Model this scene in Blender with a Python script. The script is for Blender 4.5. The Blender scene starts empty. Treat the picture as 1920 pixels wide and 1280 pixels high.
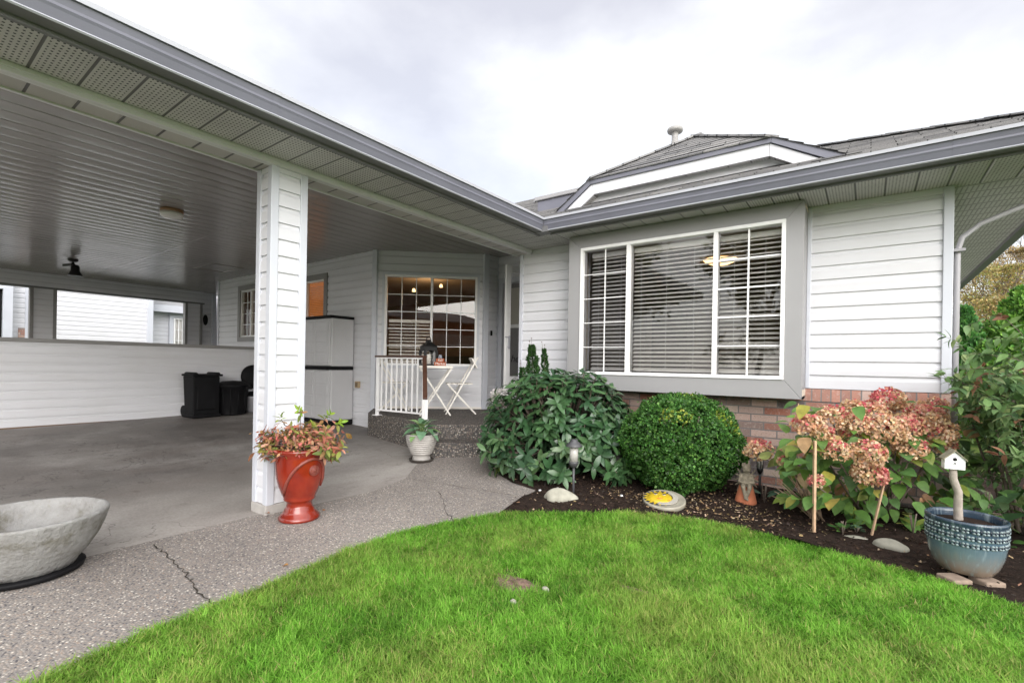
import bpy, bmesh, math, random
import numpy as np
from mathutils import Vector, Matrix
from mathutils.geometry import delaunay_2d_cdt
R = math.radians
rng = np.random.default_rng(7)
random.seed(7)
sc = bpy.context.scene
COL = sc.collection

# ------------------------------------------------------------------ helpers
F_PX, YAW, ROLL, CX, CY, EYE = 901.4, .6362, -.0173, 960., 683.7, 1.085
_fw = np.array([-math.sin(YAW), math.cos(YAW), 0.]); _rt = np.array([math.cos(YAW), math.sin(YAW), 0.]); _dn = np.array([0, 0, -1.])
_c, _s = math.cos(ROLL), math.sin(ROLL)
CAMX = _c*_rt + _s*_dn; CAMD = -_s*_rt + _c*_dn
def at(x, y, dep):                      # a point of the place: photo direction and its distance in metres
    return np.array([0, 0, EYE]) + (_fw + CAMX*(x-CX)/F_PX + CAMD*(y-CY)/F_PX)*dep
def at_y(x, y, Y):
    d = _fw + CAMX*(x-CX)/F_PX + CAMD*(y-CY)/F_PX
    return np.array([0, 0, EYE]) + d*(Y/d[1])
def at_x(x, y, X):
    d = _fw + CAMX*(x-CX)/F_PX + CAMD*(y-CY)/F_PX
    return np.array([0, 0, EYE]) + d*(X/d[0])
def sm(a, b, t):
    t = min(1, max(0, (t-a)/(b-a))); return t*t*(3-2*t)
def g(x, y):                            # height of the ground
    z = .03 + .06*sm(1.6, 4.6, y)*sm(1., 3.6, -x)
    if x < -5.5: z += .04*min(-5.5-x, 3.3)*sm(0, 1.2, -5.5-x)
    return z

WL = {}
def link(o, parent=None, world=True):
    COL.objects.link(o)
    if parent is not None:
        o.parent = parent
        if world:
            o.location = -WL.get(parent.name, Vector((0, 0, 0)))
            WL[o.name] = Vector((0, 0, 0))
        else:
            WL[o.name] = WL.get(parent.name, Vector((0, 0, 0))).copy()
    else:
        WL[o.name] = o.location.copy()
    return o
def tag(o, label=None, cat=None, group=None, kind=None):
    if label: o['label'] = label
    if cat: o['category'] = cat
    if group: o['group'] = group
    if kind: o['kind'] = kind
    return o
def thing(name, label, cat, loc=(0, 0, 0), rz=0, group=None):
    o = bpy.data.objects.new(name, None); o.location = loc; o.rotation_euler = (0, 0, rz)
    o.empty_display_size = .1
    link(o); return tag(o, label, cat, group)
def copy_tree(o, parent=None):
    c = o.copy(); COL.objects.link(c)
    if parent is not None: c.parent = parent
    for ch in list(o.children): copy_tree(ch, c)
    return c

class MB:
    def __init__(s): s.v = []; s.f = []; s.sm = []
    def add(s, vs, fs, smooth=False):
        n = len(s.v); s.v += [tuple(map(float, p)) for p in vs]
        s.f += [tuple(i+n for i in f) for f in fs]; s.sm += [smooth]*len(fs); return s
    def box(s, x0, x1, y0, y1, z0, z1, M=None):
        vs = [Vector((x, y, z)) for x in (x0, x1) for y in (y0, y1) for z in (z0, z1)]
        if M is not None: vs = [M @ v for v in vs]
        return s.add(vs, [(0, 1, 3, 2), (4, 6, 7, 5), (0, 4, 5, 1), (2, 3, 7, 6), (0, 2, 6, 4), (1, 5, 7, 3)])
    def bar(s, a, b, w, h, up=(0, 0, 1)):          # a beam of w x h from a to b
        a, b = Vector(a), Vector(b); d = (b-a).normalized(); up = Vector(up)
        sd = d.cross(up)
        if sd.length < 1e-5: sd = d.cross(Vector((1, 0, 0)))
        sd.normalize(); up = sd.cross(d).normalized()
        vs = []
        for p in (a, b):
            for i, j in ((-1, -1), (1, -1), (1, 1), (-1, 1)): vs.append(p + sd*i*w/2 + up*j*h/2)
        return s.add(vs, [(3, 2, 1, 0), (4, 5, 6, 7), (0, 1, 5, 4), (1, 2, 6, 5), (2, 3, 7, 6), (3, 0, 4, 7)])
    def tube(s, pts, r, n=10, caps=True, smooth=True):
        pts = [Vector(p) for p in pts]
        rs = r if isinstance(r, (list, tuple)) else [r]*len(pts)
        base = len(s.v); ref = None
        for i, p in enumerate(pts):
            d = (pts[min(i+1, len(pts)-1)] - pts[max(i-1, 0)]).normalized()
            if ref is None:
                ref = d.cross(Vector((0, 0, 1)))
                if ref.length < .05: ref = d.cross(Vector((1, 0, 0)))
            sd = (ref - d*ref.dot(d)).normalized(); ref = sd; up = d.cross(sd)
            for k in range(n):
                a = 2*math.pi*k/n; s.v.append(tuple(p + (sd*math.cos(a) + up*math.sin(a))*rs[i]))
        for i in range(len(pts)-1):
            for k in range(n):
                s.f.append((base+i*n+k, base+i*n+(k+1) % n, base+(i+1)*n+(k+1) % n, base+(i+1)*n+k)); s.sm.append(smooth)
        if caps:
            s.f.append(tuple(base+k for k in range(n-1, -1, -1))); s.sm.append(False)
            s.f.append(tuple(base+(len(pts)-1)*n+k for k in range(n))); s.sm.append(False)
        return s
    def lathe(s, prof, c=(0, 0, 0), n=40, sx=1., sy=1., rz=0, smooth=True, jit=0.):
        base = len(s.v); m = len(prof)
        for i, (r, z) in enumerate(prof):
            for k in range(n):
                a = 2*math.pi*k/n; x, y = r*sx*math.cos(a), r*sy*math.sin(a)
                j = 1 + jit*math.sin(k*7.1+i*3.3)*math.cos(k*2.7)
                s.v.append((c[0]+(x*math.cos(rz)-y*math.sin(rz))*j, c[1]+(x*math.sin(rz)+y*math.cos(rz))*j, c[2]+z + jit*.06*math.sin(k*5.3+i)))
        for i in range(m-1):
            for k in range(n):
                s.f.append((base+i*n+k, base+i*n+(k+1) % n, base+(i+1)*n+(k+1) % n, base+(i+1)*n+k)); s.sm.append(smooth)
        if prof[0][0] > 1e-5: s.f.append(tuple(base+k for k in range(n-1, -1, -1))); s.sm.append(False)
        if prof[-1][0] > 1e-5: s.f.append(tuple(base+(m-1)*n+k for k in range(n))); s.sm.append(False)
        return s
    def prism(s, poly, d):                          # a flat polygon given depth d (vector)
        d = Vector(d); n = len(poly); p = [Vector(q) for q in poly]
        return s.add(p + [q+d for q in p], [tuple(range(n)), tuple(range(2*n-1, n-1, -1))] + [(i, n+i, n+(i+1) % n, (i+1) % n) for i in range(n)])
    def ball(s, c, r, n=12, m=8, sc=(1, 1, 1)):
        prof = [(r*math.sin(math.pi*i/m), -r*math.cos(math.pi*i/m)) for i in range(m+1)]
        prof[0] = (0, -r); prof[-1] = (0, r)
        b = MB().lathe([(max(a, 1e-4), z) for a, z in prof], n=n)
        return s.add([(c[0]+x*sc[0], c[1]+y*sc[1], c[2]+z*sc[2]) for x, y, z in b.v], b.f, True)
    def mesh(s, name):
        me = bpy.data.meshes.new(name); me.from_pydata(s.v, [], s.f)
        me.polygons.foreach_set('use_smooth', s.sm); me.update(); return me
    def build(s, name, mat, parent=None, world=True, bevel=0, fix=True):
        me = s.mesh(name)
        if fix:
            bm = bmesh.new(); bm.from_mesh(me); bmesh.ops.recalc_face_normals(bm, faces=bm.faces); bm.to_mesh(me); bm.free()
        for m in (mat if isinstance(mat, (list, tuple)) else [mat]): me.materials.append(m)
        o = bpy.data.objects.new(name, me); link(o, parent, world)
        if bevel:
            b = o.modifiers.new('bevel', 'BEVEL'); b.width = bevel; b.segments = 2; b.limit_method = 'ANGLE'; b.angle_limit = R(40)
        return o
def build(name, mb, mat, parent=None, **k): return mb.build(name, mat, parent, **k)

def np_mesh(name, V, Q, mat, parent=None, col=None, smooth=False, world=True):
    me = bpy.data.meshes.new(name); V = np.asarray(V, np.float32); Q = np.asarray(Q, np.int32)
    me.vertices.add(len(V)); me.vertices.foreach_set('co', V.ravel())
    k = Q.shape[1]; me.loops.add(Q.size); me.loops.foreach_set('vertex_index', Q.ravel())
    me.polygons.add(len(Q)); me.polygons.foreach_set('loop_start', np.arange(0, Q.size, k, dtype=np.int32))
    if smooth: me.polygons.foreach_set('use_smooth', np.ones(len(Q), bool))
    if col is not None:
        a = me.color_attributes.new('tint', 'FLOAT_COLOR', 'POINT')
        c = np.ones((len(V), 4), np.float32); c[:, :col.shape[1]] = col; a.data.foreach_set('color', c.ravel())
    me.update(calc_edges=True); me.validate()
    for m in (mat if isinstance(mat, (list, tuple)) else [mat]): me.materials.append(m)
    o = bpy.data.objects.new(name, me); return link(o, parent, world)

# ------------------------------------------------------------------ materials
class NT:
    def __init__(s, name):
        s.m = bpy.data.materials.new(name); s.m.use_nodes = True; s.t = s.m.node_tree; s.t.nodes.clear()
    def n(s, typ, **k):
        o = s.t.nodes.new(typ)
        for a, b in k.items():
            if a.startswith('i_'): o.inputs[a[2:].replace('_', ' ')].default_value = b
            else: setattr(o, a, b)
        return o
    def l(s, a, b): s.t.links.new(a, b)
    def obj(s): return s.n('ShaderNodeTexCoord').outputs['Object']
    def noise(s, vec, scale, detail=4, rough=.55, out='Fac'):
        o = s.n('ShaderNodeTexNoise'); o.inputs['Scale'].default_value = scale; o.inputs['Detail'].default_value = detail; o.inputs['Roughness'].default_value = rough
        if vec is not None: s.l(vec, o.inputs['Vector'])
        return o.outputs[out]
    def ramp(s, fac, stops, interp='LINEAR'):
        o = s.n('ShaderNodeValToRGB'); o.color_ramp.interpolation = interp; e = o.color_ramp.elements
        while len(e) < len(stops): e.new(.5)
        for i, (p, c) in enumerate(stops):
            e[i].position = p; e[i].color = (*c, 1) if len(c) == 3 else c
        s.l(fac, o.inputs[0]); return o.outputs[0]
    def mix(s, fac, a, b, mode='MIX'):
        o = s.n('ShaderNodeMix', data_type='RGBA', blend_type=mode)
        for i, v in ((0, fac), (6, a), (7, b)):
            if hasattr(v, 'is_output'): s.l(v, o.inputs[i])
            elif i == 0: o.inputs[0].default_value = v
            else: o.inputs[i].default_value = (*v, 1)
        return o.outputs[2]
    def math(s, op, a, b=None, c=None):
        o = s.n('ShaderNodeMath', operation=op)
        for i, v in enumerate((a, b, c)):
            if v is None: continue
            if hasattr(v, 'is_output'): s.l(v, o.inputs[i])
            else: o.inputs[i].default_value = v
        return o.outputs[0]
    def bump(s, h, strength=.3, dist=.01, normal=None):
        o = s.n('ShaderNodeBump'); o.inputs['Strength'].default_value = strength; o.inputs['Distance'].default_value = dist
        s.l(h, o.inputs['Height'])
        if normal is not None: s.l(normal, o.inputs['Normal'])
        return o.outputs[0]
    def pbr(s, color, rough=.6, bump=None, metal=0, spec=.5, coat=0, trans=0, emit=None):
        p = s.n('ShaderNodeBsdfPrincipled'); p.inputs['Metallic'].default_value = metal; p.inputs['Specular IOR Level'].default_value = spec
        if hasattr(color, 'is_output'): s.l(color, p.inputs['Base Color'])
        else: p.inputs['Base Color'].default_value = (*color, 1)
        if hasattr(rough, 'is_output'): s.l(rough, p.inputs['Roughness'])
        else: p.inputs['Roughness'].default_value = rough
        if coat: p.inputs['Coat Weight'].default_value = coat; p.inputs['Coat Roughness'].default_value = .08
        if bump is not None: s.l(bump, p.inputs['Normal'])
        if emit: p.inputs['Emission Color'].default_value = (*emit[0], 1); p.inputs['Emission Strength'].default_value = emit[1]
        sh = p.outputs[0]
        if trans:
            t = s.n('ShaderNodeBsdfTranslucent')
            if hasattr(color, 'is_output'): s.l(color, t.inputs[0])
            else: t.inputs[0].default_value = (*color, 1)
            m = s.n('ShaderNodeMixShader'); m.inputs[0].default_value = trans; s.l(sh, m.inputs[1]); s.l(t.outputs[0], m.inputs[2]); sh = m.outputs[0]
        o = s.n('ShaderNodeOutputMaterial'); s.l(sh, o.inputs[0]); return s.m
def plain(name, c, rough=.5, var=.12, scale=6, bump=0, bscale=120, metal=0, spec=.5, coat=0):
    t = NT(name); v = t.obj(); n = t.noise(v, scale, 5)
    k = t.ramp(n, [(.28, [x*(1-var) for x in c]), (.75, [min(1, x*(1+var*.6)) for x in c])])
    b = t.bump(t.noise(v, bscale, 3), bump, .004) if bump else None
    return t.pbr(k, rough, b, metal, spec, coat)
def tinted(name, trans=.25, rough=.5, spec=.4, noise=0, bump=False):
    t = NT(name); a = t.n('ShaderNodeVertexColor'); a.layer_name = 'tint'; c = a.outputs[0]
    if noise:
        n = t.noise(t.obj(), noise, 3); c = t.mix(1., c, t.ramp(n, [(.3, (.72, .72, .72)), (.7, (1.18, 1.18, 1.18))]), 'MULTIPLY')
    return t.pbr(c, rough, None, 0, spec, 0, trans)
def glass(name, ior=1.55, tint=(1, 1, 1), rough=.0):
    t = NT(name); a = t.n('ShaderNodeBsdfTransparent'); a.inputs[0].default_value = (*tint, 1)
    b = t.n('ShaderNodeBsdfGlossy'); b.inputs['Roughness'].default_value = rough
    f = t.n('ShaderNodeFresnel'); f.inputs[0].default_value = ior
    fac = t.math('MULTIPLY', f.outputs[0], 1.35)
    m = t.n('ShaderNodeMixShader'); t.l(fac, m.inputs[0]); t.l(a.outputs[0], m.inputs[1]); t.l(b.outputs[0], m.inputs[2])
    o = t.n('ShaderNodeOutputMaterial'); t.l(m.outputs[0], o.inputs[0]); return t.m

M = {}
def mk_siding():
    t = NT('white_vinyl_siding'); v = t.obj()
    mp = t.n('ShaderNodeMapping'); mp.inputs['Scale'].default_value = (1, 1, 14); t.l(v, mp.inputs[0])
    n1 = t.noise(mp.outputs[0], 1.2, 6); n2 = t.noise(v, 2.2, 4)
    c = t.mix(t.ramp(n1, [(.35, (0, 0, 0)), (.75, (1, 1, 1))]), (.645, .65, .68), (.60, .605, .63))
    c = t.mix(t.ramp(n2, [(.45, (0, 0, 0)), (.85, (.35, .35, .35))]), c, (.52, .515, .50))
    grain = t.n('ShaderNodeMapping'); grain.inputs['Scale'].default_value = (3, 3, 60); t.l(v, grain.inputs[0])
    return t.pbr(c, .42, t.bump(t.noise(grain.outputs[0], 9, 3), .10, .003), 0, .45)
M['siding'] = mk_siding()
M['trim'] = plain('pale_grey_trim', (.54, .56, .61), .4, .06, 3)
M['gutter'] = plain('grey_gutter_metal', (.145, .148, .18), .42, .16, 2.2)
M['rim'] = plain('pale_gutter_lip', (.42, .43, .47), .35, .08, 3)
M['under'] = plain('dark_grey_underside', (.16, .16, .165), .5, .1, 3)
M['casing'] = plain('grey_painted_casing', (.30, .298, .302), .5, .06, 2, .05, 60)
M['white'] = plain('white_painted_metal', (.82, .82, .82), .35, .05, 8)
M['offwhite'] = plain('cream_white_paint', (.74, .71, .65), .42, .08, 8)
M['black'] = plain('black_plastic', (.008, .008, .009), .6, .3, 8, .1, 200, spec=.15)
M['blackmetal'] = plain('black_metal', (.012, .012, .012), .4, .3, 8)
M['brownrail'] = plain('brown_vinyl', (.075, .035, .022), .4, .2, 20)
M['beamwhite'] = plain('pale_grey_beam_trim', (.64, .635, .65), .4, .08, 3)
M['greypanel'] = plain('grey_plastic_panel', (.50, .50, .51), .45, .05, 3)
M['darktrim'] = plain('dark_grey_trim', (.24, .235, .23), .5, .08, 3)
def mk_soffit(name, axis, base, width=.183, holes=True):
    t = NT(name); v = t.obj(); sp = t.n('ShaderNodeSeparateXYZ'); t.l(v, sp.inputs[0])
    u = sp.outputs[axis]; w = sp.outputs[1-axis]
    fu = t.math('FRACT', t.math('DIVIDE', u, width))
    joint = t.math('LESS_THAN', t.math('ABSOLUTE', t.math('SUBTRACT', fu, .5)), .035)
    shade = t.mix(joint, base, [b*.22 for b in base])
    if holes:
        a = t.math('SUBTRACT', t.math('FRACT', t.math('DIVIDE', u, width/9)), .5)
        b = t.math('SUBTRACT', t.math('FRACT', t.math('DIVIDE', w, .030)), .5)
        r = t.math('ADD', t.math('POWER', t.math('MULTIPLY', a, 1/.25), 2), t.math('POWER', t.math('MULTIPLY', b, 1/.20), 2))
        h = t.math('MULTIPLY', t.math('LESS_THAN', r, 1.), t.math('LESS_THAN', t.math('ABSOLUTE', t.math('SUBTRACT', t.math('FRACT', t.math('ADD', t.math('DIVIDE', u, width), .5)), .5)), .40))
        shade = t.mix(h, shade, (.02, .02, .02))
    n = t.noise(v, 3, 4); shade = t.mix(1., shade, t.ramp(n, [(.3, (.86, .86, .85)), (.7, (1.05, 1.05, 1.04))]), 'MULTIPLY')
    d = t.math('ABSOLUTE', t.math('SUBTRACT', fu, .5)); hgt = t.math('MINIMUM', t.math('MULTIPLY', d, 12), 1)
    return t.pbr(shade, .5, t.bump(hgt, .6, .008), 0, .4)
SB = (.54, .525, .52)
M['soffit_y'] = mk_soffit('perforated_soffit_along_y', 1, SB)
M['soffit_x'] = mk_soffit('perforated_soffit_along_x', 0, SB)
M['soffit_solid'] = mk_soffit('solid_soffit_strip', 1, (.46, .435, .425), .19, False)
def mk_ceiling():
    t = NT('grey_ribbed_ceiling'); v = t.obj(); n = t.noise(v, 1.4, 4)
    c = t.ramp(n, [(.3, (.255, .236, .226)), (.7, (.31, .29, .279))])
    mp = t.n('ShaderNodeMapping'); mp.inputs['Scale'].default_value = (6, .5, 1); t.l(v, mp.inputs[0])
    return t.pbr(c, .22, t.bump(t.noise(mp.outputs[0], 1.1, 2), .25, .02), 0, .6)
M['ceiling'] = mk_ceiling()
def mk_shingle():
    t = NT('grey_asphalt_shingle'); v = t.obj(); n = t.noise(v, 320, 2); br = t.n('ShaderNodeTexBrick')
    mp = t.n('ShaderNodeMapping'); mp.inputs['Scale'].default_value = (1, 1.12, 1); t.l(v, mp.inputs[0]); t.l(mp.outputs[0], br.inputs[0])
    br.inputs['Scale'].default_value = 1; br.inputs['Brick Width'].default_value = .3; br.inputs['Row Height'].default_value = .14; br.inputs['Mortar Size'].default_value = .004
    br.inputs['Color1'].default_value = (.15, .15, .155, 1); br.inputs['Color2'].default_value = (.29, .285, .28, 1); br.inputs['Mortar'].default_value = (.03, .03, .03, 1)
    c = t.mix(1., br.outputs[0], t.ramp(n, [(.3, (.7, .7, .7)), (.7, (1.4, 1.4, 1.4))]), 'MULTIPLY')
    return t.pbr(c, .8, t.bump(n, .4, .004), 0, .3)
M['shingle'] = mk_shingle()
def mk_brick(row=.068, bw=.21, name='red_brown_brick', cols=None, ax='xz'):
    t = NT(name); v = t.obj(); sp = t.n('ShaderNodeSeparateXYZ'); t.l(v, sp.inputs[0]); cb = t.n('ShaderNodeCombineXYZ')
    t.l(sp.outputs[0 if ax[0] == 'x' else 1], cb.inputs[0]); t.l(sp.outputs[2], cb.inputs[1])
    br = t.n('ShaderNodeTexBrick'); t.l(cb.outputs[0], br.inputs[0]); br.inputs['Scale'].default_value = 1
    br.inputs['Brick Width'].default_value = bw; br.inputs['Row Height'].default_value = row; br.inputs['Mortar Size'].default_value = .0055; br.inputs['Mortar Smooth'].default_value = .15
    br.inputs['Color1'].default_value = (0, 0, 0, 1); br.inputs['Color2'].default_value = (1, 1, 1, 1); br.inputs['Mortar'].default_value = (.5, .5, .5, 1)
    cols = cols or [(0, (.15, .125, .12)), (.10, (.50, .37, .32)), (.27, (.36, .185, .14)), (.40, (.58, .46, .39)), (.55, (.42, .28, .225)), (.66, (.30, .22, .19)), (.76, (.54, .39, .33)), (.9, (.40, .17, .12))]
    c = t.ramp(br.outputs[0], cols, 'CONSTANT')
    n = t.noise(v, 38, 5, .65); c = t.mix(t.ramp(n, [(.52, (0, 0, 0)), (.75, (.6, .6, .6))]), c, (.62, .55, .50))
    n3 = t.noise(v, 90, 4); c = t.mix(t.ramp(n3, [(.56, (0, 0, 0)), (.74, (.7, .7, .7))]), c, (.16, .13, .12))
    c = t.mix(br.outputs[1], c, (.22, .21, .205))
    h = t.mix(br.outputs[1], n3, (0, 0, 0)); return t.pbr(c, .85, t.bump(h, .5, .008), 0, .25)
M['brick'] = mk_brick()
M['rowlock'] = mk_brick(.40, .068, 'red_rowlock_brick', [(0, (.40, .22, .175)), (.35, (.50, .26, .20)), (.65, (.60, .43, .37)), (1, (.48, .24, .19))])
def mk_slab():
    t = NT('stained_concrete_slab'); v = t.obj(); ms = t.n('ShaderNodeMapping'); ms.inputs['Scale'].default_value = (1.0, .42, 1); ms.inputs['Rotation'].default_value = (0, 0, .5); t.l(v, ms.inputs[0]); n1 = t.noise(v, .55, 8, .68); n2 = t.noise(ms.outputs[0], 3.1, 9, .72); n3 = t.noise(v, 60, 3)
    c = t.ramp(n1, [(.32, (.085, .076, .070)), (.5, (.20, .185, .172)), (.66, (.36, .345, .325))])
    c = t.mix(t.ramp(n2, [(.54, (0, 0, 0)), (.72, (.7, .7, .7))]), c, (.105, .092, .082))
    c = t.mix(t.ramp(t.noise(v, 7, 4), [(.6, (0, 0, 0)), (.8, (.45, .45, .45))]), c, (.33, .31, .285))
    # pale strip along the open edge, colour lifted further in to brighten the porch
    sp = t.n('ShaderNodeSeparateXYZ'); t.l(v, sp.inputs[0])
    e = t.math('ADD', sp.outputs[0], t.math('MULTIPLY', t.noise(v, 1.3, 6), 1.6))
    edge_lift = t.ramp(t.math('ADD', t.math('MULTIPLY', e, .25), 1.30), [(.15, (0, 0, 0)), (.75, (.85, .85, .85))])
    c = t.mix(edge_lift, c, (.44, .41, .375)); n5 = t.noise(ms.outputs[0], 1.4, 8, .7); c = t.mix(t.ramp(n5, [(.44, (0, 0, 0)), (.68, (.62, .62, .62))]), c, (.19, .165, .148)); c = t.mix(t.ramp(t.noise(v, 5.5, 6, .65), [(.60, (0, 0, 0)), (.70, (.5, .5, .5))]), c, (.12, .10, .088))
    c = t.mix(1., c, t.ramp(n3, [(.3, (.86, .86, .86)), (.7, (1.1, 1.1, 1.1))]), 'MULTIPLY')
    vo = t.n('ShaderNodeTexVoronoi', feature='DISTANCE_TO_EDGE'); vo.inputs['Scale'].default_value = .42
    wv = t.n('ShaderNodeVectorMath', operation='ADD'); t.l(v, wv.inputs[0])
    nv = t.n('ShaderNodeTexNoise'); nv.inputs['Scale'].default_value = 3; nv.inputs['Detail'].default_value = 6; t.l(v, nv.inputs[0]); t.l(nv.outputs['Color'], wv.inputs[1]); t.l(wv.outputs[0], vo.inputs[0])
    c = t.mix(t.ramp(vo.outputs[0], [(.0, (.6, .6, .6)), (.0018, (0, 0, 0))]), c, (.05, .045, .04))
    return t.pbr(c, t.ramp(n1, [(.3, (.45, .45, .45)), (.7, (.8, .8, .8))]), t.bump(n3, .25, .004), 0, .4)
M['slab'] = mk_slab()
def mk_aggregate(name='exposed_aggregate', dark=1., scale=105, speck=0.):
    t = NT(name); v = t.obj(); vo = t.n('ShaderNodeTexVoronoi'); vo.inputs['Scale'].default_value = scale; vo.inputs['Randomness'].default_value = 1
    t.l(v, vo.inputs[0]); sp = t.n('ShaderNodeSeparateColor'); t.l(vo.outputs['Color'], sp.inputs[0])
    k = dark
    c = t.ramp(sp.outputs[0], [(0, (.06*k, .06*k, .075*k)), (.16, (.10*k, .10*k, .115*k)), (.2, (.24*k, .23*k, .23*k)), (.45, (.35*k, .315*k, .28*k)), (.7, (.50*k, .43*k, .37*k)), (.86, (.36*k, .27*k, .21*k)), (.9, (.80*k, .76*k, .68*k)), (1, (.86*k, .81*k, .73*k))])
    d = t.ramp(vo.outputs['Distance'], [(.25, (0, 0, 0)), (.62, (1, 1, 1))]); c = t.mix(d, c, (.30*k*(1-speck*.6), .28*k*(1-speck*.6), .265*k*(1-speck*.6)))
    n = t.noise(v, .9, 5); c = t.mix(1., c, t.ramp(n, [(.3, (.82, .80, .78)), (.7, (1.12, 1.10, 1.07))]), 'MULTIPLY')
    return t.pbr(c, .72, t.bump(t.math('SUBTRACT', 1, vo.outputs['Distance']), .55, .006), 0, .35)
M['aggregate'] = mk_aggregate(dark=.78)
M['aggdark'] = mk_aggregate('dark_wet_aggregate', .50, 60, .9)
def mk_soil():
    t = NT('dark_garden_soil'); v = t.obj(); n = t.noise(v, 22, 8, .7); n2 = t.noise(v, 140, 4)
    c = t.ramp(n, [(.3, (.012, .008, .006)), (.6, (.04, .026, .02)), (.8, (.085, .055, .042))])
    c = t.mix(t.ramp(n2, [(.66, (0, 0, 0)), (.74, (.7, .7, .7))]), c, (.17, .12, .085))
    return t.pbr(c, .95, t.bump(n, 1, .03, t.bump(n2, .8, .008)), 0, .15)
M['soil'] = mk_soil()
def mk_turf():
    t = NT('turf_under_grass'); v = t.obj(); n = t.noise(v, 2.2, 5); n2 = t.noise(v, 90, 3)
    c = t.ramp(n, [(.3, (.045, .09, .018)), (.55, (.07, .12, .025)), (.75, (.12, .13, .04))])
    c = t.mix(t.ramp(n2, [(.5, (0, 0, 0)), (.8, (.8, .8, .8))]), c, (.03, .035, .012))
    return t.pbr(c, .95, t.bump(n2, .6, .02), 0, .1)
M['turf'] = mk_turf()
M['bare'] = plain('bare_brown_earth', (.19, .125, .095), .95, .6, 60, 1., 160)
M['grass'] = tinted('grass_blades', .4, .55, .25)
M['leaf_big'] = tinted('leathery_leaf', .10, .30, .5, 18)
M['leaf'] = tinted('soft_leaf', .28, .5, .35, 25)
M['petal'] = tinted('dry_petal', .3, .7, .2, 40)
M['bark'] = plain('grey_brown_bark', (.16, .125, .10), .9, .3, 20, .5, 60)
M['twig'] = plain('dry_tan_twig', (.34, .245, .165), .85, .25, 30)
M['wood'] = plain('raw_pine_stake', (.50, .335, .21), .75, .2, 25, .2, 90)
M['drift'] = plain('weathered_driftwood', (.36, .315, .27), .85, .3, 25, .6, 50)
M['pane'] = glass('window_glass')
M['screen'] = glass('screened_glass', 1.35, (.70, .70, .72), .2)
M['blind'] = plain('white_blind_slat', (.85, .83, .78), .5, .05, 4)

# light levels
SKY_STR, SKY_LOBE, SUN_STR, EXPOSURE = .66, 3.9, 1.5, .46
CLOUD_LOC = (1.7, .4, 2.0)
# ------------------------------------------------------------------ ground
def sheet(name, outline, mat, dz=0., step=.35, rough=0., kind='structure', fn=None):
    pts = [Vector(p) for p in outline]; n = len(pts); edges = [(i, (i+1) % n) for i in range(n)]
    xs = [p.x for p in pts]; ys = [p.y for p in pts]; A = np.array(outline)
    inner = []
    for x in np.arange(min(xs), max(xs), step):
        for y in np.arange(min(ys), max(ys), step):
            if inside(A, np.array([[x, y]]))[0] and edge_dist(A, x, y) > step*.35:
                inner.append(Vector((x+random.uniform(-.2, .2)*step, y+random.uniform(-.2, .2)*step)))
    r = delaunay_2d_cdt(pts+inner, edges, [], 1, 1e-5)
    mb = MB(); h = fn or g
    mb.add([(p.x, p.y, h(p.x, p.y)+dz+(random.uniform(-rough, rough) if rough else 0)) for p in r[0]], r[2], True)
    me = mb.mesh(name); bm = bmesh.new(); bm.from_mesh(me); bmesh.ops.recalc_face_normals(bm, faces=bm.faces)
    if sum(f.normal.z for f in bm.faces) < 0: bmesh.ops.reverse_faces(bm, faces=bm.faces)
    bm.to_mesh(me); bm.free(); me.materials.append(mat)
    o = bpy.data.objects.new(name, me); link(o)
    if kind: o['kind'] = kind
    return o
def inside(P, Q):
    x, y = Q[:, 0], Q[:, 1]; r = np.zeros(len(Q), bool); n = len(P)
    for i in range(n):
        x0, y0 = P[i]; x1, y1 = P[(i+1) % n]
        c = ((y0 > y) != (y1 > y)) & (x < (x1-x0)*(y-y0)/((y1-y0) if y1 != y0 else 1e-9)+x0); r ^= c
    return r
def edge_dist(P, x, y):
    a = P; b = np.roll(P, -1, 0); q = np.array([x, y]); d = b-a
    t = np.clip(((q-a)*d).sum(1)/((d*d).sum(1)+1e-12), 0, 1); return np.sqrt((((a+d*t[:, None])-q)**2).sum(1)).min()

SLAB_EDGE = [(-3.25, .4), (-3.30, .7), (-3.31, 1.05), (-3.33, 1.6), (-3.25, 2.0), (-3.2, 2.47), (-3.3, 2.9), (-3.62, 3.32)]
BED_GRASS = [(-2.07, 2.64), (-1.71, 2.98), (-1.41, 3.23), (-1.09, 3.40), (-.68, 3.45), (-.31, 3.37), (-.05, 3.31), (.18, 3.27), (.31, 3.22), (.44, 3.16), (.6, 3.10), (.9, 3.02), (1.4, 3.0), (2.2, 3.2)]
PATH_GRASS = [(-2.15, -6), (-2.12, .0), (-2.14, .35), (-2.19, .55), (-2.22, .9), (-2.24, 1.19), (-2.30, 1.57), (-2.31, 1.99), (-2.21, 2.31), (-2.07, 2.64)]
PATH_BED = [(-2.07, 2.64), (-2.145, 3.07), (-2.19, 3.33), (-2.48, 3.39), (-2.92, 3.63), (-3.25, 4.02), (-3.1, 4.8)]
far = MB(); far.add([(-90, -70, -.42), (90, -70, -.42), (90, 120, -.42), (-90, 120, -.42)], [(0, 1, 2, 3)])
tag(build('ground', far, M['turf']), kind='structure')
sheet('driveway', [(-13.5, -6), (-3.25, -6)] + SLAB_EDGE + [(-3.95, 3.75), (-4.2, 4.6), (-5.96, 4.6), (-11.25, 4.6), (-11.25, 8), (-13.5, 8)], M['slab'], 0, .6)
sheet('path', PATH_GRASS + PATH_BED[1:] + [(-3.9, 4.8), (-3.9, 3.7)] + SLAB_EDGE[::-1] + [(-3.25, -6)], M['aggregate'], .004, .4)
def bed_h(x, y): return g(x, y) + .02*math.sin(x*5.1)*math.cos(y*6.3) + .012
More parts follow.
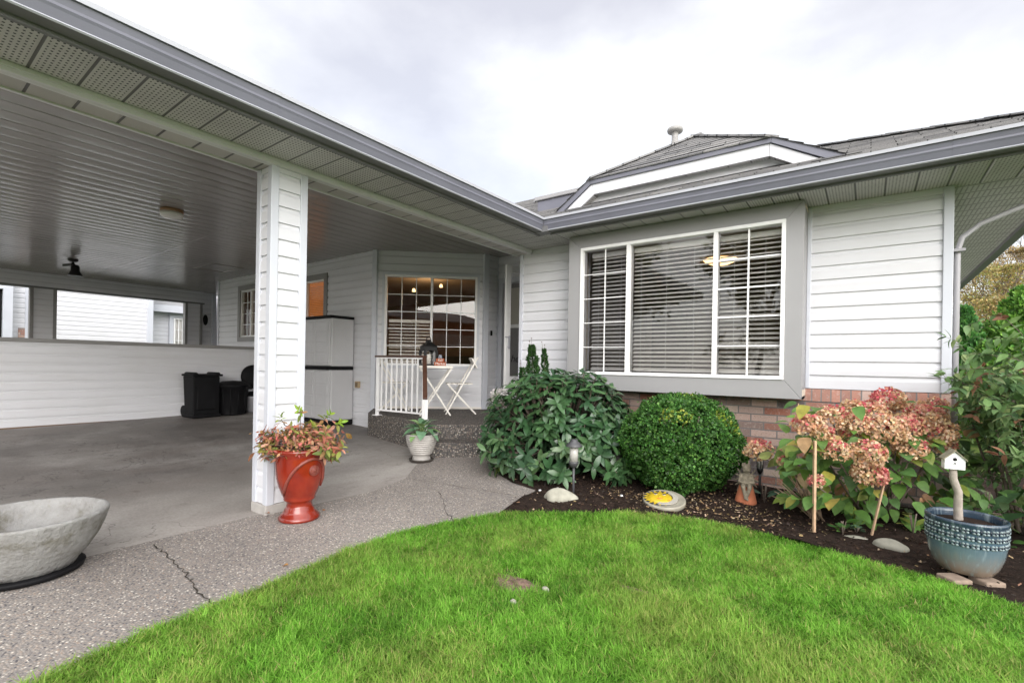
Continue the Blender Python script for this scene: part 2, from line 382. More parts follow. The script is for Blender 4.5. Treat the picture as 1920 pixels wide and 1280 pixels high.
sheet('soil', BED_GRASS + [(3.2, 4.2), (3.2, 7), (.6, 7), (.6, 4.85), (-3.1, 4.85)] + PATH_BED[::-1][1:-1], M['soil'], .0, .09, .007, fn=bed_h)
LAWN = PATH_GRASS[:-1] + BED_GRASS + [(9, 3.4), (9, -6)]
sheet('lawn', LAWN, M['turf'], .0, .3, .004)
sheet('side_yard', [(2.2, 3.2), (9, 3.4), (14, 6), (14, 22), (.6, 22), (.6, 7), (3.2, 7), (3.2, 4.2)], M['turf'], -.01, .8)

# bare patches in the lawn: earth showing through the turf
BARE = [(-1.345, 1.87, .10, .075), (-1.29, 1.92, .06, .05), (-1.43, 1.97, .05, .04), (-.86, 2.17, .075, .03)]
for i, (x, y, a, b) in enumerate(BARE[:1]+BARE[3:]):
    mb = MB(); n = 40; a *= 1.45; b *= 1.45
    for m_ in range(7):
        for k in range(n): t = 2*math.pi*k/n; f = (6-m_)/6; mb.v.append((x+f*a*(1+.28*math.sin(3*t+i)+.1*math.sin(7*t))*math.cos(t), y+f*b*(1+.3*math.cos(2*t)+.1*math.sin(5*t))*math.sin(t), g(x, y)+.0045+random.uniform(0, .010)*(m_ > 0)-.003*f))
    for m_ in range(6):
        for k in range(n): mb.f.append((m_*n+k, m_*n+(k+1) % n, (m_+1)*n+(k+1) % n, (m_+1)*n+k)); mb.sm.append(False)
    tag(build('bare_earth', mb, M['bare']), kind='structure')

# crack across the path
def crack(pts, w):
    mb = MB(); vs = []
    P = []
    for i in range(len(pts)-1):
        for k in range(6):
            t = k/6; P.append((pts[i][0]*(1-t)+pts[i+1][0]*t, pts[i][1]*(1-t)+pts[i+1][1]*t))
    P.append(pts[-1])
    for i, (x, y) in enumerate(P):
        j = random.uniform(-.012, .012); ww = w*random.uniform(.35, 1.5)*(1 if 0 < i < len(P)-1 else .1)
        vs += [(x, y+j-ww, g(x, y)+.0075), (x, y+j+ww, g(x, y)+.0075)]
    return mb.add(vs, [(2*i, 2*i+2, 2*i+3, 2*i+1) for i in range(len(P)-1)])
M['crack'] = plain('dirt_in_crack', (.035, .028, .02), .95, .4, 60)
for pts, w in (([(-3.24, 1.0), (-3.05, .985), (-2.81, .965), (-2.60, .95), (-2.53, .925), (-2.41, .915), (-2.2, .905)], .0030), ([(-2.82, 2.81), (-2.55, 2.62), (-2.38, 2.46), (-2.17, 2.35)], .003), ([(-3.3, 2.9), (-2.7, 3.0), (-2.2, 3.1)], .002)):
    tag(build('path_crack', crack(pts, w), M['crack']), kind='structure')

# ------------------------------------------------------------------ building helpers
def wallM(P0, P1):
    d = Vector((P1[0]-P0[0], P1[1]-P0[1], 0)); L = d.length; d.normalize(); n = Vector((-d.y, d.x, 0))
    m = Matrix.Identity(4)
    for i in range(3): m[i][0] = d[i]; m[i][1] = n[i]; m[i][2] = (0, 0, 1)[i]; m[i][3] = (P0[0], P0[1], 0)[i]
    return m, L
def siding(name, P0, P1, z0, z1, parent, holes=(), expo=.1143, mat=None, ext=(0, 0)):
    m, L = wallM(P0, P1); mb = MB()
    prof = [(0, -.0165), (.64, -.0145), (.71, -.012), (.82, -.0045), (1, -.003)]
    zc = z0
    while zc < z1-1e-4:
        cuts = []
        for (a, oa), (b, ob) in zip(prof, prof[1:]):
            cuts.append((zc+a*expo, oa, zc+b*expo, ob))
        bands = []
        for za, oa, zb, ob in cuts:
            zs = [za, zb] + [h for hh in holes for h in hh[2:] if za < h < zb] + ([z1] if za < z1 < zb else [])
            zs = sorted(zs)
            for p, q in zip(zs, zs[1:]):
                if p >= z1-1e-5: continue
                f = lambda z: oa+(ob-oa)*(z-za)/(zb-za)
                bands.append((p, f(p), q, f(q)))
        def ivs(z):
            iv = [(-ext[0], L+ext[1])]
            for u0, u1, h0, h1 in holes:
                if h0 < z < h1:
                    nv = []
                    for a, b in iv:
                        if u1 <= a or u0 >= b: nv.append((a, b)); continue
                        if u0 > a: nv.append((a, u0))
                        if u1 < b: nv.append((u1, b))
                    iv = nv
            return iv
        for p, op, q, oq in bands:
            for a, b in ivs((p+q)/2):
                mb.add([m @ Vector(v) for v in ((a, op, p), (b, op, p), (b, oq, q), (a, oq, q))], [(0, 1, 2, 3)])
        for a, b in ivs(zc+1e-4):                       # the shaded lip under each course
            mb.add([m @ Vector(v) for v in ((a, -.003, zc+.0002), (b, -.003, zc+.0002), (b, -.0165, zc), (a, -.0165, zc))], [(0, 1, 2, 3)])
        zc += expo
    return mb.build(name, mat or M['siding'], parent, fix=False)
def stepped_roof(name, A, B, C, D, mat, parent, course=.14, t=.013):
    # eave A->B, ridge D->C (A below D, B below C)
    A, B, C, D = map(Vector, (A, B, C, D)); n = max(1, int(((D-A).length+(C-B).length)/2/course))
    nr = (B-A).cross(D-A).normalized()
    if nr.z < 0: nr = -nr
    mb = MB()
    for i in range(n):
        a, b = i/n, min(1, (i+1.04)/n)
        l0, r0 = A.lerp(D, a)+nr*t, B.lerp(C, a)+nr*t; l1, r1 = A.lerp(D, b)+nr*.002, B.lerp(C, b)+nr*.002
        m_ = max(2, int((r0-l0).length/.3)); js = [random.uniform(-.006, .006) for _ in range(m_+1)]
        for k in range(m_):
            p, q = l0.lerp(r0, k/m_), l0.lerp(r0, (k+1)/m_); u, v = l1.lerp(r1, k/m_), l1.lerp(r1, (k+1)/m_)
            dz = (u-p).normalized()*js[k] if (u-p).length else Vector()
            p, q = p+dz, q+dz
            mb.add([p, q, v, u, p-nr*t, q-nr*t], [(0, 1, 2, 3), (4, 5, 1, 0)])
    mb.add([A, B, C, D], [(3, 2, 1, 0)])
    return mb.build(name, mat, parent, fix=False)
GUT = [(0, 0), (.085, 0), (.092, .006), (.088, .012), (.100, .05), (.106, .062), (.104, .075), (.112, .105), (.124, .108), (.126, .130), (.118, .132), (.112, .124), (0, .124)]
def gutter(name, a, b, out, parent, z, mat=None):
    # runs from a to b (2D); 'out' is the outward unit vector; front lip ends .126 out
    mb = MB(); n = len(GUT); vs = [(p[0]+out[0]*o, p[1]+out[1]*o, z+h) for p in (a, b) for o, h in GUT]
    mb.add(vs, [(i, (i+1) % n, n+(i+1) % n, n+i) for i in range(n)] + [tuple(range(n-1, -1, -1)), tuple(range(n, 2*n))])
    for f_ in (.18, .47, .79):                                   # slip joints along the run
        q_ = (a[0]+(b[0]-a[0])*f_, a[1]+(b[1]-a[1])*f_); dx_, dy_ = (b[0]-a[0]), (b[1]-a[1]); l_ = math.hypot(dx_, dy_); dx_, dy_ = dx_/l_*.02, dy_/l_*.02; k0 = len(mb.v)
        mb.v += [(p[0]+out[0]*(o*1.012+.0006), p[1]+out[1]*(o*1.012+.0006), z+h) for p in ((q_[0]-dx_, q_[1]-dy_), (q_[0]+dx_, q_[1]+dy_)) for o, h in GUT[1:11]]
        for i_ in range(9): mb.f.append((k0+i_, k0+i_+1, k0+10+i_+1, k0+10+i_)); mb.sm.append(False)
    o = mb.build(name, [M['gutter'], M['rim'], M['under']], parent)
    L = (Vector(b)-Vector(a)).length
    for p in o.data.polygons:
        c = p.center; oc = (c.x-a[0])*out[0]+(c.y-a[1])*out[1]; h = c.z-z
        if len(p.vertices) == 4:
            if oc > .085 and (h < .011 or h > .107): p.material_index = 1  # paler colour on the lips paints in the highlight along the gutter edges
            elif h < .002: p.material_index = 2
    return o
def win(parent, P0, P1, z0, z1, lites, name='window', fr=.045, depth=.05, blind=None, back=.09, mullw=.045, framemat=None, label=None):
    # lites: list of (u0,u1, cols, rows, glassmat, muntin_w) in metres along the wall
    m, L = wallM(P0, P1); mb = MB(); fm = framemat or M['white']
    def bx(t, u0, u1, n0, n1, a, b): t.box(u0, u1, n0, n1, a, b, m)
    bx(mb, 0, L, -.012, depth, z0, z0+fr); bx(mb, 0, L, -.012, depth, z1-fr, z1); bx(mb, 0, fr, -.012, depth, z0+fr, z1-fr); bx(mb, L-fr, L, -.012, depth, z0+fr, z1-fr)
    ed = sorted(lites)
    for p, q in zip(ed, ed[1:]): bx(mb, p[1], q[0], -.008, depth, z0+fr, z1-fr)
    w = mb.build(name, fm, parent, bevel=.003)
    if label: w['label'] = label
    for u0, u1, nc, nr, gm, mw in ed:
        pa = MB(); a, b = z0+fr, z1-fr
        pa.add([m @ Vector(v) for v in ((u0, .028, a), (u1, .028, a), (u1, .028, b), (u0, .028, b))], [(0, 1, 2, 3)])
        pa.build('pane', gm, w, fix=False)
        mu = MB()
        for i in range(1, nc): u = u0+(u1-u0)*i/nc; bx(mu, u-mw/2, u+mw/2, .016, .036, a, b)
        for j in range(1, nr): z = a+(b-a)*j/nr; bx(mu, u0, u1, .018, .034, z-mw/2, z+mw/2)
        if mu.v: mu.build('muntin', M['white'], w)
    return w, m
def slats(parent, m, u0, u1, z0, z1, n, pitch=.041, width=.048, tilt=26, mat=None, cords=(.12, .5, .88)):
    mb = MB(); z = z0+.02; c, s_ = math.cos(R(tilt))*width/2, math.sin(R(tilt))*width/2
    while z < z1-.05:
        vs = [(u0, n-c, z-s_), (u1, n-c, z-s_), (u1, n, z+.0025), (u0, n, z+.0025), (u1, n+c, z+s_), (u0, n+c, z+s_)]
        vs = vs+[(a, b, h-.0022) for a, b, h in vs]
        mb.add([m @ Vector(v) for v in vs], [(0, 1, 2, 3), (3, 2, 4, 5), (7, 6, 9, 8), (8, 9, 11, 10), (0, 6, 7, 1), (5, 4, 10, 11)]); z += pitch
    mb.box(u0, u1, n-.025, n+.025, z1-.045, z1, m); mb.box(u0, u1, n-.02, n+.02, z0-.005, z0+.01, m)
    for f in cords:
        u = u0+(u1-u0)*f; mb.box(u-.0012, u+.0012, n-c-.002, n-c, z0, z1, m)
    return mb.build('blind', mat or M['blind'], parent, fix=False)
def trim(parent, x, y, z0, z1, w=.05, d=.05, name='corner_trim', rz=0, mat=None):
    mb = MB(); T = Matrix.Translation((x, y, 0)) @ Matrix.Rotation(rz, 4, 'Z'); mb.box(-w/2, w/2, -d/2, d/2, z0, z1, T)
    return mb.build(name, mat or M['trim'], parent, bevel=.004)

# ------------------------------------------------------------------ the house
YF, ZS, ZC, ZL = 4.8, 2.465, 2.77, .40
H = thing('house', 'white sided house with grey trim, brick base and large bay window', 'house', (-1., 5.6, 0))
XL_F, XR_F = -3.42, .445           # facade ends
YCAS = 4.515
siding('siding_wall', (-.44, YF), (XR_F, YF), .93, ZS, H)
siding('siding_wall', (XL_F, YF), (-2.58, YF), .93, ZS, H)
siding('siding_wall', (XL_F, 5.95), (XL_F, YF), .35, ZS+.3, H)
siding('siding_wall', (.49, YF+.02), (.49, 14), .93, ZS, H)
siding('siding_wall', (-2.6, YF), (-.42, YF), .93, ZS, H, holes=[(.12, 2.08, .95, 2.37)])
trim(H, .472, YF-.006, .93, ZS, .058, .05)
trim(H, XL_F+.012, YF-.004, .35, ZS, .046, .05)
trim(H, -.408, YF-.012, .93, ZS, .03, .03)
mb = MB(); mb.box(XL_F+.005, .50, YF-.012, YF+.1, -.1, .82); mb.box(.40, .502, YF+.1, 14, -.1, .93)
build('brick_base', mb, M['brick'], H)
mb = MB(); mb.box(XL_F+.005, .503, YF-.022, YF+.1, .822, .925)
build('brick_sill_course', mb, M['rowlock'], H)
# box bay: grey casing with mitred boards and the picture window
mb = MB(); x0, x1, z0, z1 = -2.597, -.424, .845, ZS-.004; a0, a1, b0, b1 = -2.452, -.552, 1.0, 2.325; y = YCAS; t = .025
def mitre(q): mb.prism([(x, y, z) for x, z in q], (0, t, 0))
e = .0012
mitre([(x0, z1), (x1, z1), (a1, b1+e), (a0, b1+e)]); mitre([(x0, z0), (a0, b0-e), (a1, b0-e), (x1, z0)])
mitre([(x0, z0+e*2), (x0, z1-e*2), (a0-e, b1), (a0-e, b0)]); mitre([(x1, z0+e*2), (a1+e, b0), (a1+e, b1), (x1, z1-e*2)])
mb.box(x0, x0+.02, y+t, YF-.02, z0, z1); mb.box(x1-.02, x1, y+t, YF-.02, z0, z1); mb.box(x0, x1, y+t, YF-.02, z0, z0+.02)
build('window_casing', mb, M['casing'], H, bevel=.002)
wm, mm = win(H, (-2.452, YCAS), (-.552, YCAS), 1.0, 2.325, [(.034, .512, 2, 5, M['screen'], .008), (.553, 1.333, 1, 1, M['pane'], .02), (1.370, 1.866, 2, 5, M['pane'], .013)], name='picture_window', fr=.031, depth=.09,
            label='large three-part white picture window with open blinds')
slats(wm, mm, .075, .49, 1.05, 2.28, .14, cords=(.2, .8)); slats(wm, mm, .545, 1.335, 1.05, 2.28, .14, cords=(.1, .42, .75)); slats(wm, mm, 1.362, 1.86, 1.05, 2.28, .14, cords=(.25, .75))
# room behind the picture window
M['roomwall'] = plain('tan_room_paint', (.36, .28, .21), .8, .1, 1.5)
M['roomdark'] = plain('dark_wood_furniture', (.06, .04, .03), .5, .3, 4)
M['carpet'] = plain('grey_carpet', (.20, .19, .19), .95, .1, 60)
M['roomceil'] = plain('cream_ceiling', (.62, .54, .44), .8, .04, 2)
def room(poly, z0, z1, parent, open_edges=(), name='interior_room'):
    mb = MB(); n = len(poly)
    lo = [(x, y, z0) for x, y in poly]; hi = [(x, y, z1) for x, y in poly]
    fs = [tuple(range(n)), tuple(range(2*n-1, n-1, -1))] + [((i+1) % n, i, n+i, n+(i+1) % n) for i in range(n) if i not in open_edges]
    mb.add(lo+hi, fs); o = mb.build(name, [M['roomwall'], M['carpet'], M['roomceil']], parent, fix=False)
    o.data.polygons[0].material_index = 1; o.data.polygons[1].material_index = 2
    return o
room([(-2.58, YF+.03), (.35, YF+.03), (.35, 8.6), (-3.3, 8.6), (-3.3, YF+.03)], .15, 2.44, H, open_edges=(0, 4))
mb = MB(); mb.box(-2.58, -2.5, YF-.02, YF+.03, .85, 2.44); mb.box(-.5, -.42, YF-.02, YF+.03, .85, 2.44); mb.box(-3.3, -2.58, YF+.025, YF+.03, .15, 2.44); mb.box(-.42, .35, YF+.025, YF+.03, .15, 2.44); mb.box(-2.58, -.42, 4.56, YF+.03, 2.42, 2.44); mb.box(-2.58, -.42, 4.56, YF+.03, .87, .92)
build('window_reveal', mb, M['roomceil'], H)
# soffits, gutters, fascia
mb = MB(); mb.box(-2.80, 1.13, 4.295, YF+.02, ZS, ZS+.012); build('soffit', mb, M['soffit_x'], H)
mb = MB(); mb.box(.50, 1.13, YF+.024, 14.2, ZS, ZS+.012); build('soffit', mb, M['soffit_y'], H)
mb = MB(); mb.box(-2.69, 1.16, 4.275, 4.294, ZS-.012, ZS+.14); mb.box(1.131, 1.155, 4.295, 14.2, ZS-.03, ZS+.13); build('fascia', mb, M['under'], H)
gutter('gutter', (-2.70, 4.272), (1.28, 4.272), (0, -1), H, ZS+.006)
gutter('gutter', (1.156, 4.27), (1.156, 14.2), (1, 0), H, ZS+.006)
# downspout at the front right corner: elbow under the soffit, then down the corner
mb = MB(); mb.tube([(1.18, 4.95, ZS-.0), (1.16, 4.95, ZS-.06), (.66, 4.90, ZS-.28), (.56, 4.88, ZS-.37), (.530, 4.85, ZS-.47), (.526, 4.832, .08)], .019, 10)
mb.box(.505, .57, 4.80, 4.86, 1.98, 2.0); mb.box(.505, .57, 4.80, 4.86, .6, .62)
build('downspout', mb, plain('grey_lilac_downspout', (.33, .325, .34), .45, .06, 4), H)
# main roof
P_ = .46; ye, ze = 4.17, 2.605; xr = 1.26; yr = 9.2; zr = ze+P_*(yr-ye)
stepped_roof('roof', (-2.70, ye, ze), (xr, ye, ze), (xr-(yr-ye), yr, zr), (-9, yr, zr), M['shingle'], H)
stepped_roof('roof', (xr, ye, ze), (xr, 14.2, ze), (xr-(yr-ye), yr+.01, zr), (xr-(yr-ye), yr, zr), M['shingle'], H)
mb = MB()
for i in range(26):
    s0 = i*.27; mb.bar((xr-s0, ye+s0, ze+P_*s0+.008), (xr-s0-.3, ye+s0+.3, ze+P_*(s0+.3)+.014), .15, .010)
build('ridge_cap', mb, M['shingle'], H)
# dormer over the bay
dy, q = 4.45, .69
D0 = MB(); D0.prism([(-2.34, dy+.10, 2.70), (-.60, dy+.10, 2.70), (-.42, dy+.10, 2.745), (-.70, dy+.10, 2.88), (-2.26, dy+.10, 2.88), (-2.45, dy+.10, 2.75)], (0, .03, 0))
D0.prism([(-2.62, dy+.10, 2.64), (-.36, dy+.10, 2.64), (-.60, dy+.10, 2.80), (-2.36, dy+.10, 2.80)], (0, .028, 0))
D = build('dormer', D0, M['siding'], H, fix=True)
mb = MB(); w = .105
mb.prism([(-2.30, dy, 2.955), (-.68, dy, 2.955), (-.675, dy, 2.955-w), (-2.275, dy, 2.955-w)], (0, .02, 0))
mb.prism([(-2.303, dy, 2.955), (-2.278, dy, 2.955-w), (-2.56, dy, 2.655), (-2.72, dy, 2.655)], (0, .02, 0))
mb.prism([(-.677, dy, 2.955), (-.18, dy, 2.66), (-.34, dy, 2.65), (-.672, dy, 2.955-w)], (0, .02, 0))
build('fascia_board', mb, M['siding'], D)
mb = MB()
mb.prism([(-2.33, dy-.02, 2.995), (-.655, dy-.02, 2.995), (-.665, dy-.02, 2.952), (-2.31, dy-.02, 2.952)], (0, .045, 0))
mb.prism([(-2.334, dy-.02, 2.995), (-2.313, dy-.02, 2.952), (-2.75, dy-.02, 2.645), (-2.83, dy-.02, 2.65)], (0, .045, 0))
mb.prism([(-.652, dy-.02, 2.995), (-.10, dy-.02, 2.695), (-.14, dy-.02, 2.65), (-.662, dy-.02, 2.952)], (0, .045, 0))
build('rake_trim', mb, M['gutter'], D)
mb = MB(); mb.prism([(-2.265, dy+.02, 2.855), (-.69, dy+.02, 2.855), (-.69, dy+.10, 2.862), (-2.265, dy+.10, 2.862)], (0, 0, .008))
mb.prism([(-2.55, dy+.02, 2.66), (-2.275, dy+.02, 2.852), (-2.275, dy+.10, 2.86), (-2.55, dy+.10, 2.67)], (0, 0, .008)); mb.prism([(-.35, dy+.02, 2.66), (-.675, dy+.02, 2.852), (-.675, dy+.10, 2.86), (-.35, dy+.10, 2.67)], (0, 0, .008))
build('soffit', mb, M['soffit_x'], D)
ax_, ay_, az_ = -1.495, 5.275, 2.985+q*.825
stepped_roof('dormer_roof', (-2.335, dy-.03, 2.992), (-.655, dy-.03, 2.992), (ax_+.01, ay_, az_), (ax_-.01, ay_, az_), M['shingle'], D, .13)
stepped_roof('dormer_roof', (-2.83, 6.4, 2.66), (-2.83, dy-.03, 2.66), (-2.335, dy-.03, 2.992), (-2.335, 6.4, 2.992), M['shingle'], D, .13)
stepped_roof('dormer_roof', (-2.335, 6.6, 2.992), (-2.335, dy-.03, 2.992), (ax_, ay_, az_), (ax_, 6.6, az_), M['shingle'], D, .13)
stepped_roof('dormer_roof', (-.10, dy-.03, 2.70), (-.10, 5.6, 2.70), (-.655, 5.9, 2.992), (-.655, dy-.03, 2.992), M['shingle'], D, .13)
stepped_roof('dormer_roof', (-.655, dy-.03, 2.992), (-.655, 6.6, 2.992), (ax_, 6.6, az_), (ax_, ay_, az_), M['shingle'], D, .13)
mb = MB()
for A_, B_ in (((-2.335, dy-.03, 3.0), (ax_, ay_, az_+.008)), ((-.655, dy-.03, 3.0), (ax_, ay_, az_+.008)), ((ax_, ay_, az_+.008), (ax_, 6.6, az_+.008))):
    A_, B_ = Vector(A_), Vector(B_); n = 7
    for i in range(n): mb.bar(A_.lerp(B_, i/n), A_.lerp(B_, (i+1.1)/n)+Vector((0, 0, -.004)), .13, .016)
build('hip_cap', mb, M['shingle'], D)
# skylight and vent pipe
mb = MB(); mb.box(-3.34, -2.74, 5.0, 5.7, 2.75, 3.125); S_ = build('skylight', mb, M['gutter'], H, bevel=.006)
mb = MB(); mb.box(-3.37, -2.70, 4.97, 5.73, 3.128, 3.175); mb.box(-3.40, -3.372, 4.99, 5.02, 3.12, 3.15); build('skylight_frame', mb, M['casing'], S_, bevel=.006)
mb = MB(); mb.lathe([(.047, 3.5), (.047, 4.14), (.043, 4.14), (.043, 4.27), (.044, 4.27)], (-2.13, 6.5, 0), 20)
M['vent'] = plain('grey_vent_metal', (.30, .295, .285), .5, .15, 20); V_ = build('vent_pipe', mb, M['vent'], H); mb = MB(); mb.lathe([(.044, 4.25), (.095, 4.26), (.105, 4.285), (.095, 4.31), (.055, 4.322), (.0001, 4.325)], (-2.13, 6.5, 0), 24); build('vent_cap', mb, M['vent'], V_)

# porch side of the house: long wall, angled bay, door wall
BA, BB = Vector((-5.96, 4.58)), Vector((-4.724, 5.684)); ub = (BB-BA).normalized(); LB = (BB-BA).length
def bay(u): return tuple(BA+ub*u)
YD = 5.95
siding('siding_wall', (-11.25, 4.58), tuple(BA), .10, ZC, H, holes=[(.92, 1.92, 1.46, 2.58), (2.75, 4.07, 1.46, 2.55)])
siding('siding_wall', (-11.25, 8), (-11.25, 4.58), .0, ZC, H)
siding('siding_wall', tuple(BA), tuple(BB), .43, ZC, H, holes=[(.139, 1.53, 1.05, 2.415)])
siding('siding_wall', tuple(BB), (-4.70, YD), .43, ZC, H)
siding('siding_wall', (-4.70, YD), (XL_F, YD), 2.43, ZC, H)
trim(H, BA.x+.012, BA.y-.012, .10, ZC, .075, .06, rz=R(20)); trim(H, BB.x+.01, BB.y-.008, .40, ZC, .085, .06, rz=R(65)); trim(H, -4.69, YD-.012, .40, ZC, .03, .03); trim(H, -11.25, 4.575, -.1, ZC, .06, .05)
mb = MB(); m_, L_ = wallM(BA, BB); mb.box(.02, L_, -.03, .02, .385, .43, m_); mb.box(-5.3, 0, -.02, .02, .0, .10, wallM(BA, (BA.x+1, BA.y))[0]); build('skirting_board', mb, M['offwhite'], H)
# porch bay window
mb = MB()
for a, b, c_, d in ((.105, 1.565, 2.415, 2.45), (.105, 1.565, 1.01, 1.05), (.105, .139, 1.05, 2.415), (1.531, 1.565, 1.05, 2.415)): mb.box(a, b, -.028, .02, c_, d, m_)
build('window_trim', mb, M['trim'], H)
wb, mbm = win(H, bay(.139), bay(1.531), 1.05, 2.415, [(.035, .685, 3, 5, M['pane'], .011), (.72, 1.355, 3, 5, M['pane'], .009)], name='bay_window', fr=.034, depth=.06, label='white gridded window in the angled porch wall')
slats(wb, mbm, .05, .68, 1.1, 1.75, .15, pitch=.05, cords=(.3, .7))
M['warm'] = plain('amber_room_paint', (.36, .20, .12), .8, .15, 2)
def room2(poly, z0, z1, parent, open_edges):
    o = room(poly, z0, z1, parent, open_edges); o.data.materials[0] = M['warm']; return o
room2([(-5.90, 4.66), (-4.80, 5.66), (-4.78, 8.6), (-10.9, 8.6), (-10.9, 4.66)], .45, 2.62, H, (0, 4))
mb = MB(); mb.box(-7.9, -6.9, 7.6, 8.3, .45, 1.25); mb.box(-6.4, -5.6, 7.9, 8.5, .45, 2.2); build('sideboard', mb, M['roomdark'], H, bevel=.02)
# two small windows in the long wall
M['amber'] = NT('lamp_lit_blind'); _t = M['amber']; _n = _t.noise(_t.obj(), 3, 3); M['amber'] = _t.pbr(_t.ramp(_n, [(.3, (.30, .12, .04)), (.7, (.50, .24, .09))]), .7, None, emit=((.75, .27, .07), .22))
for u0, u1, z0, z1, lit in ((.92, 1.92, 1.46, 2.58, False), (2.75, 4.07, 1.46, 2.55, True)):
    mw, _ = wallM((-11.25, 4.58), tuple(BA)); mb = MB()
    for a, b, c_, d in ((u0, u1, z1-.09, z1), (u0, u1, z0, z0+.09), (u0, u0+.09, z0+.09, z1-.09), (u1-.09, u1, z0+.09, z1-.09)): mb.box(a, b, -.035, .02, c_, d, mw)
    build('window_trim', mb, M['darktrim'], H)
    p0 = (-11.25+u0+.09, 4.58); p1 = (-11.25+u1-.09, 4.58); wd = u1-u0-.18
    ww, wmm = win(H, p0, p1, z0+.09, z1-.09, [(.03, wd*.5-.02, 1 if lit else 2, 1 if lit else 4, M['pane'], .012), (wd*.5+.02, wd-.03, 1, 1 if lit else 4, M['pane'], .012)], name='side_window', fr=.03, depth=.05, label='narrow sliding window with an amber lit blind' if lit else 'dark gridded window near the carport end')
    if lit: slats(ww, wmm, .02, wd-.02, z0+.1, z1-.1, .12, pitch=.03, width=.036, tilt=50, mat=M['amber'], cords=(.2, .8))
# doorway
M['doorgrey'] = plain('grey_door_paint', (.17, .165, .16), .45, .08, 4)
M['beige'] = plain('beige_door_blind', (.42, .40, .34), .6, .06, 4)
mb = MB(); mb.box(-4.66, -4.585, YD-.03, YD+.12, .40, 2.43); mb.box(-3.74, -3.66, YD-.03, YD+.12, .40, 2.43); mb.box(-4.585, -3.74, YD-.03, YD+.12, 2.35, 2.43)
build('door_frame', mb, M['trim'], H, bevel=.004)
mb = MB(); mb.box(-4.585, -3.74, YD+.09, YD+.13, .40, 2.35); dr = build('entry_door', mb, M['doorgrey'], H)
mb = MB(); mb.box(-4.50, -3.83, YD+.075, YD+.088, 1.72, 2.28); build('door_light', mb, M['beige'], dr)
mb = MB(); mb.box(-4.53, -3.80, YD+.07, YD+.088, 1.66, 1.715); mb.box(-4.53, -4.502, YD+.07, YD+.088, 1.716, 2.31); build('door_light_frame', mb, M['white'], dr)
mb = MB(); mb.box(-4.575, -4.53, YD+.06, YD+.089, 1.44, 1.60); mb.box(-4.575, -4.52, YD+.05, YD+.089, 1.28, 1.40); mb.box(-4.57, -4.535, YD+.06, YD+.089, 1.0, 1.1); build('handle', mb, M['blackmetal'], dr, bevel=.006)
def text(body, size, loc, rot, mat, parent=None, name='lettering', shear=0., ext=.0015, spacing=1., align='CENTER'):
    cu = bpy.data.curves.new(name, 'FONT'); cu.body = body; cu.size = size; cu.extrude = ext; cu.align_x = align; cu.shear = shear; cu.space_character = spacing
    o = bpy.data.objects.new(name, cu); COL.objects.link(o); bpy.context.view_layer.update()
    dg = bpy.context.evaluated_depsgraph_get(); me = bpy.data.meshes.new_from_object(o.evaluated_get(dg)); bpy.data.objects.remove(o)
    me.transform(Matrix.Translation(loc) @ rot); me.materials.append(mat); n = bpy.data.objects.new(name, me); return link(n, parent)
RX90 = Matrix.Rotation(R(90), 4, 'X')
text('hello', .16, (-4.33, YD+.086, 1.13), RX90, M['black'], dr, shear=.25)
# open storm door
SH = Vector((-3.74, YD-.02)); SF = Vector((-3.905, 5.115)); ms, LS = wallM(SF, SH)
mb = MB()
for a, b, c_, d in ((0, .085, .43, 2.425), (LS-.085, LS, .43, 2.425), (.085, LS-.085, 2.33, 2.425), (.085, LS-.085, .43, .93)): mb.box(a, b, -.018, .018, c_, d, ms)
sd_ = build('storm_door', mb, M['white'], H, bevel=.004); sd_['label'] = 'white glass storm door standing open'
mb = MB(); mb.add([ms @ Vector(v) for v in ((.085, 0, .93), (LS-.085, 0, .93), (LS-.085, 0, 2.33), (.085, 0, 2.33))], [(0, 1, 2, 3)]); build('pane', mb, M['pane'], sd_, fix=False)
mb = MB(); mb.box(.028, .055, -.05, -.035, 1.30, 1.47, ms); mb.box(.035, .048, -.036, -.017, 1.44, 1.46, ms); mb.box(.035, .048, -.036, -.017, 1.31, 1.33, ms); mb.box(-.02, .03, -.03, -.02, 1.445, 1.462, ms)
build('handle', mb, M['rim'], sd_, bevel=.003)
# small fittings on the walls
mw, _ = wallM((-11.25, 4.58), tuple(BA)); mb = MB(); mb.box(4.89, 4.985, -.05, -.012, .69, .79, mw); oc = build('outlet_cover', mb, plain('tan_outlet', (.36, .27, .16), .5), H, bevel=.006)
mb = MB(); mb.box(4.91, 4.965, -.056, -.052, .71, .77, mw); build('outlet_flap', mb, plain('dark_tan_flap', (.16, .11, .06), .5), oc)
mq, _ = wallM(tuple(BB), (-4.70, YD)); mb = MB(); mb.box(.10, .125, -.04, -.014, 1.53, 1.61, mq); build('doorbell', mb, M['black'], H, bevel=.004)

# ------------------------------------------------------------------ the carport
K = thing('carport', 'open carport with ribbed grey ceiling, low siding wall and white post', 'carport', (-8.5, 1.5, -.2))
XB, XI = -3.27, -3.48; Y0 = -1.1
gutter('gutter', (-2.812, Y0), (-2.812, 4.17), (1, 0), K, ZS+.006)
mb = MB(); mb.box(-2.835, -2.813, Y0, 4.272, ZS-.012, ZS+.14); build('fascia', mb, M['under'], K)
mb = MB(); mb.box(-2.83, -2.66, 4.172, 4.29, ZS-.002, ZS+.10); build('gutter_corner', mb, M['under'], K)
mb = MB(); mb.box(XB-.005, -2.836, Y0, 4.29, ZS, ZS+.012); mb.box(XB-.005, -2.801, 4.2905, YF-.002, ZS, ZS+.012); build('soffit', mb, M['soffit_y'], K)
mb = MB(); mb.box(XI+.012, XB-.012, Y0, YF-.004, 2.425, 2.70); build('beam', mb, M['soffit_solid'], K)
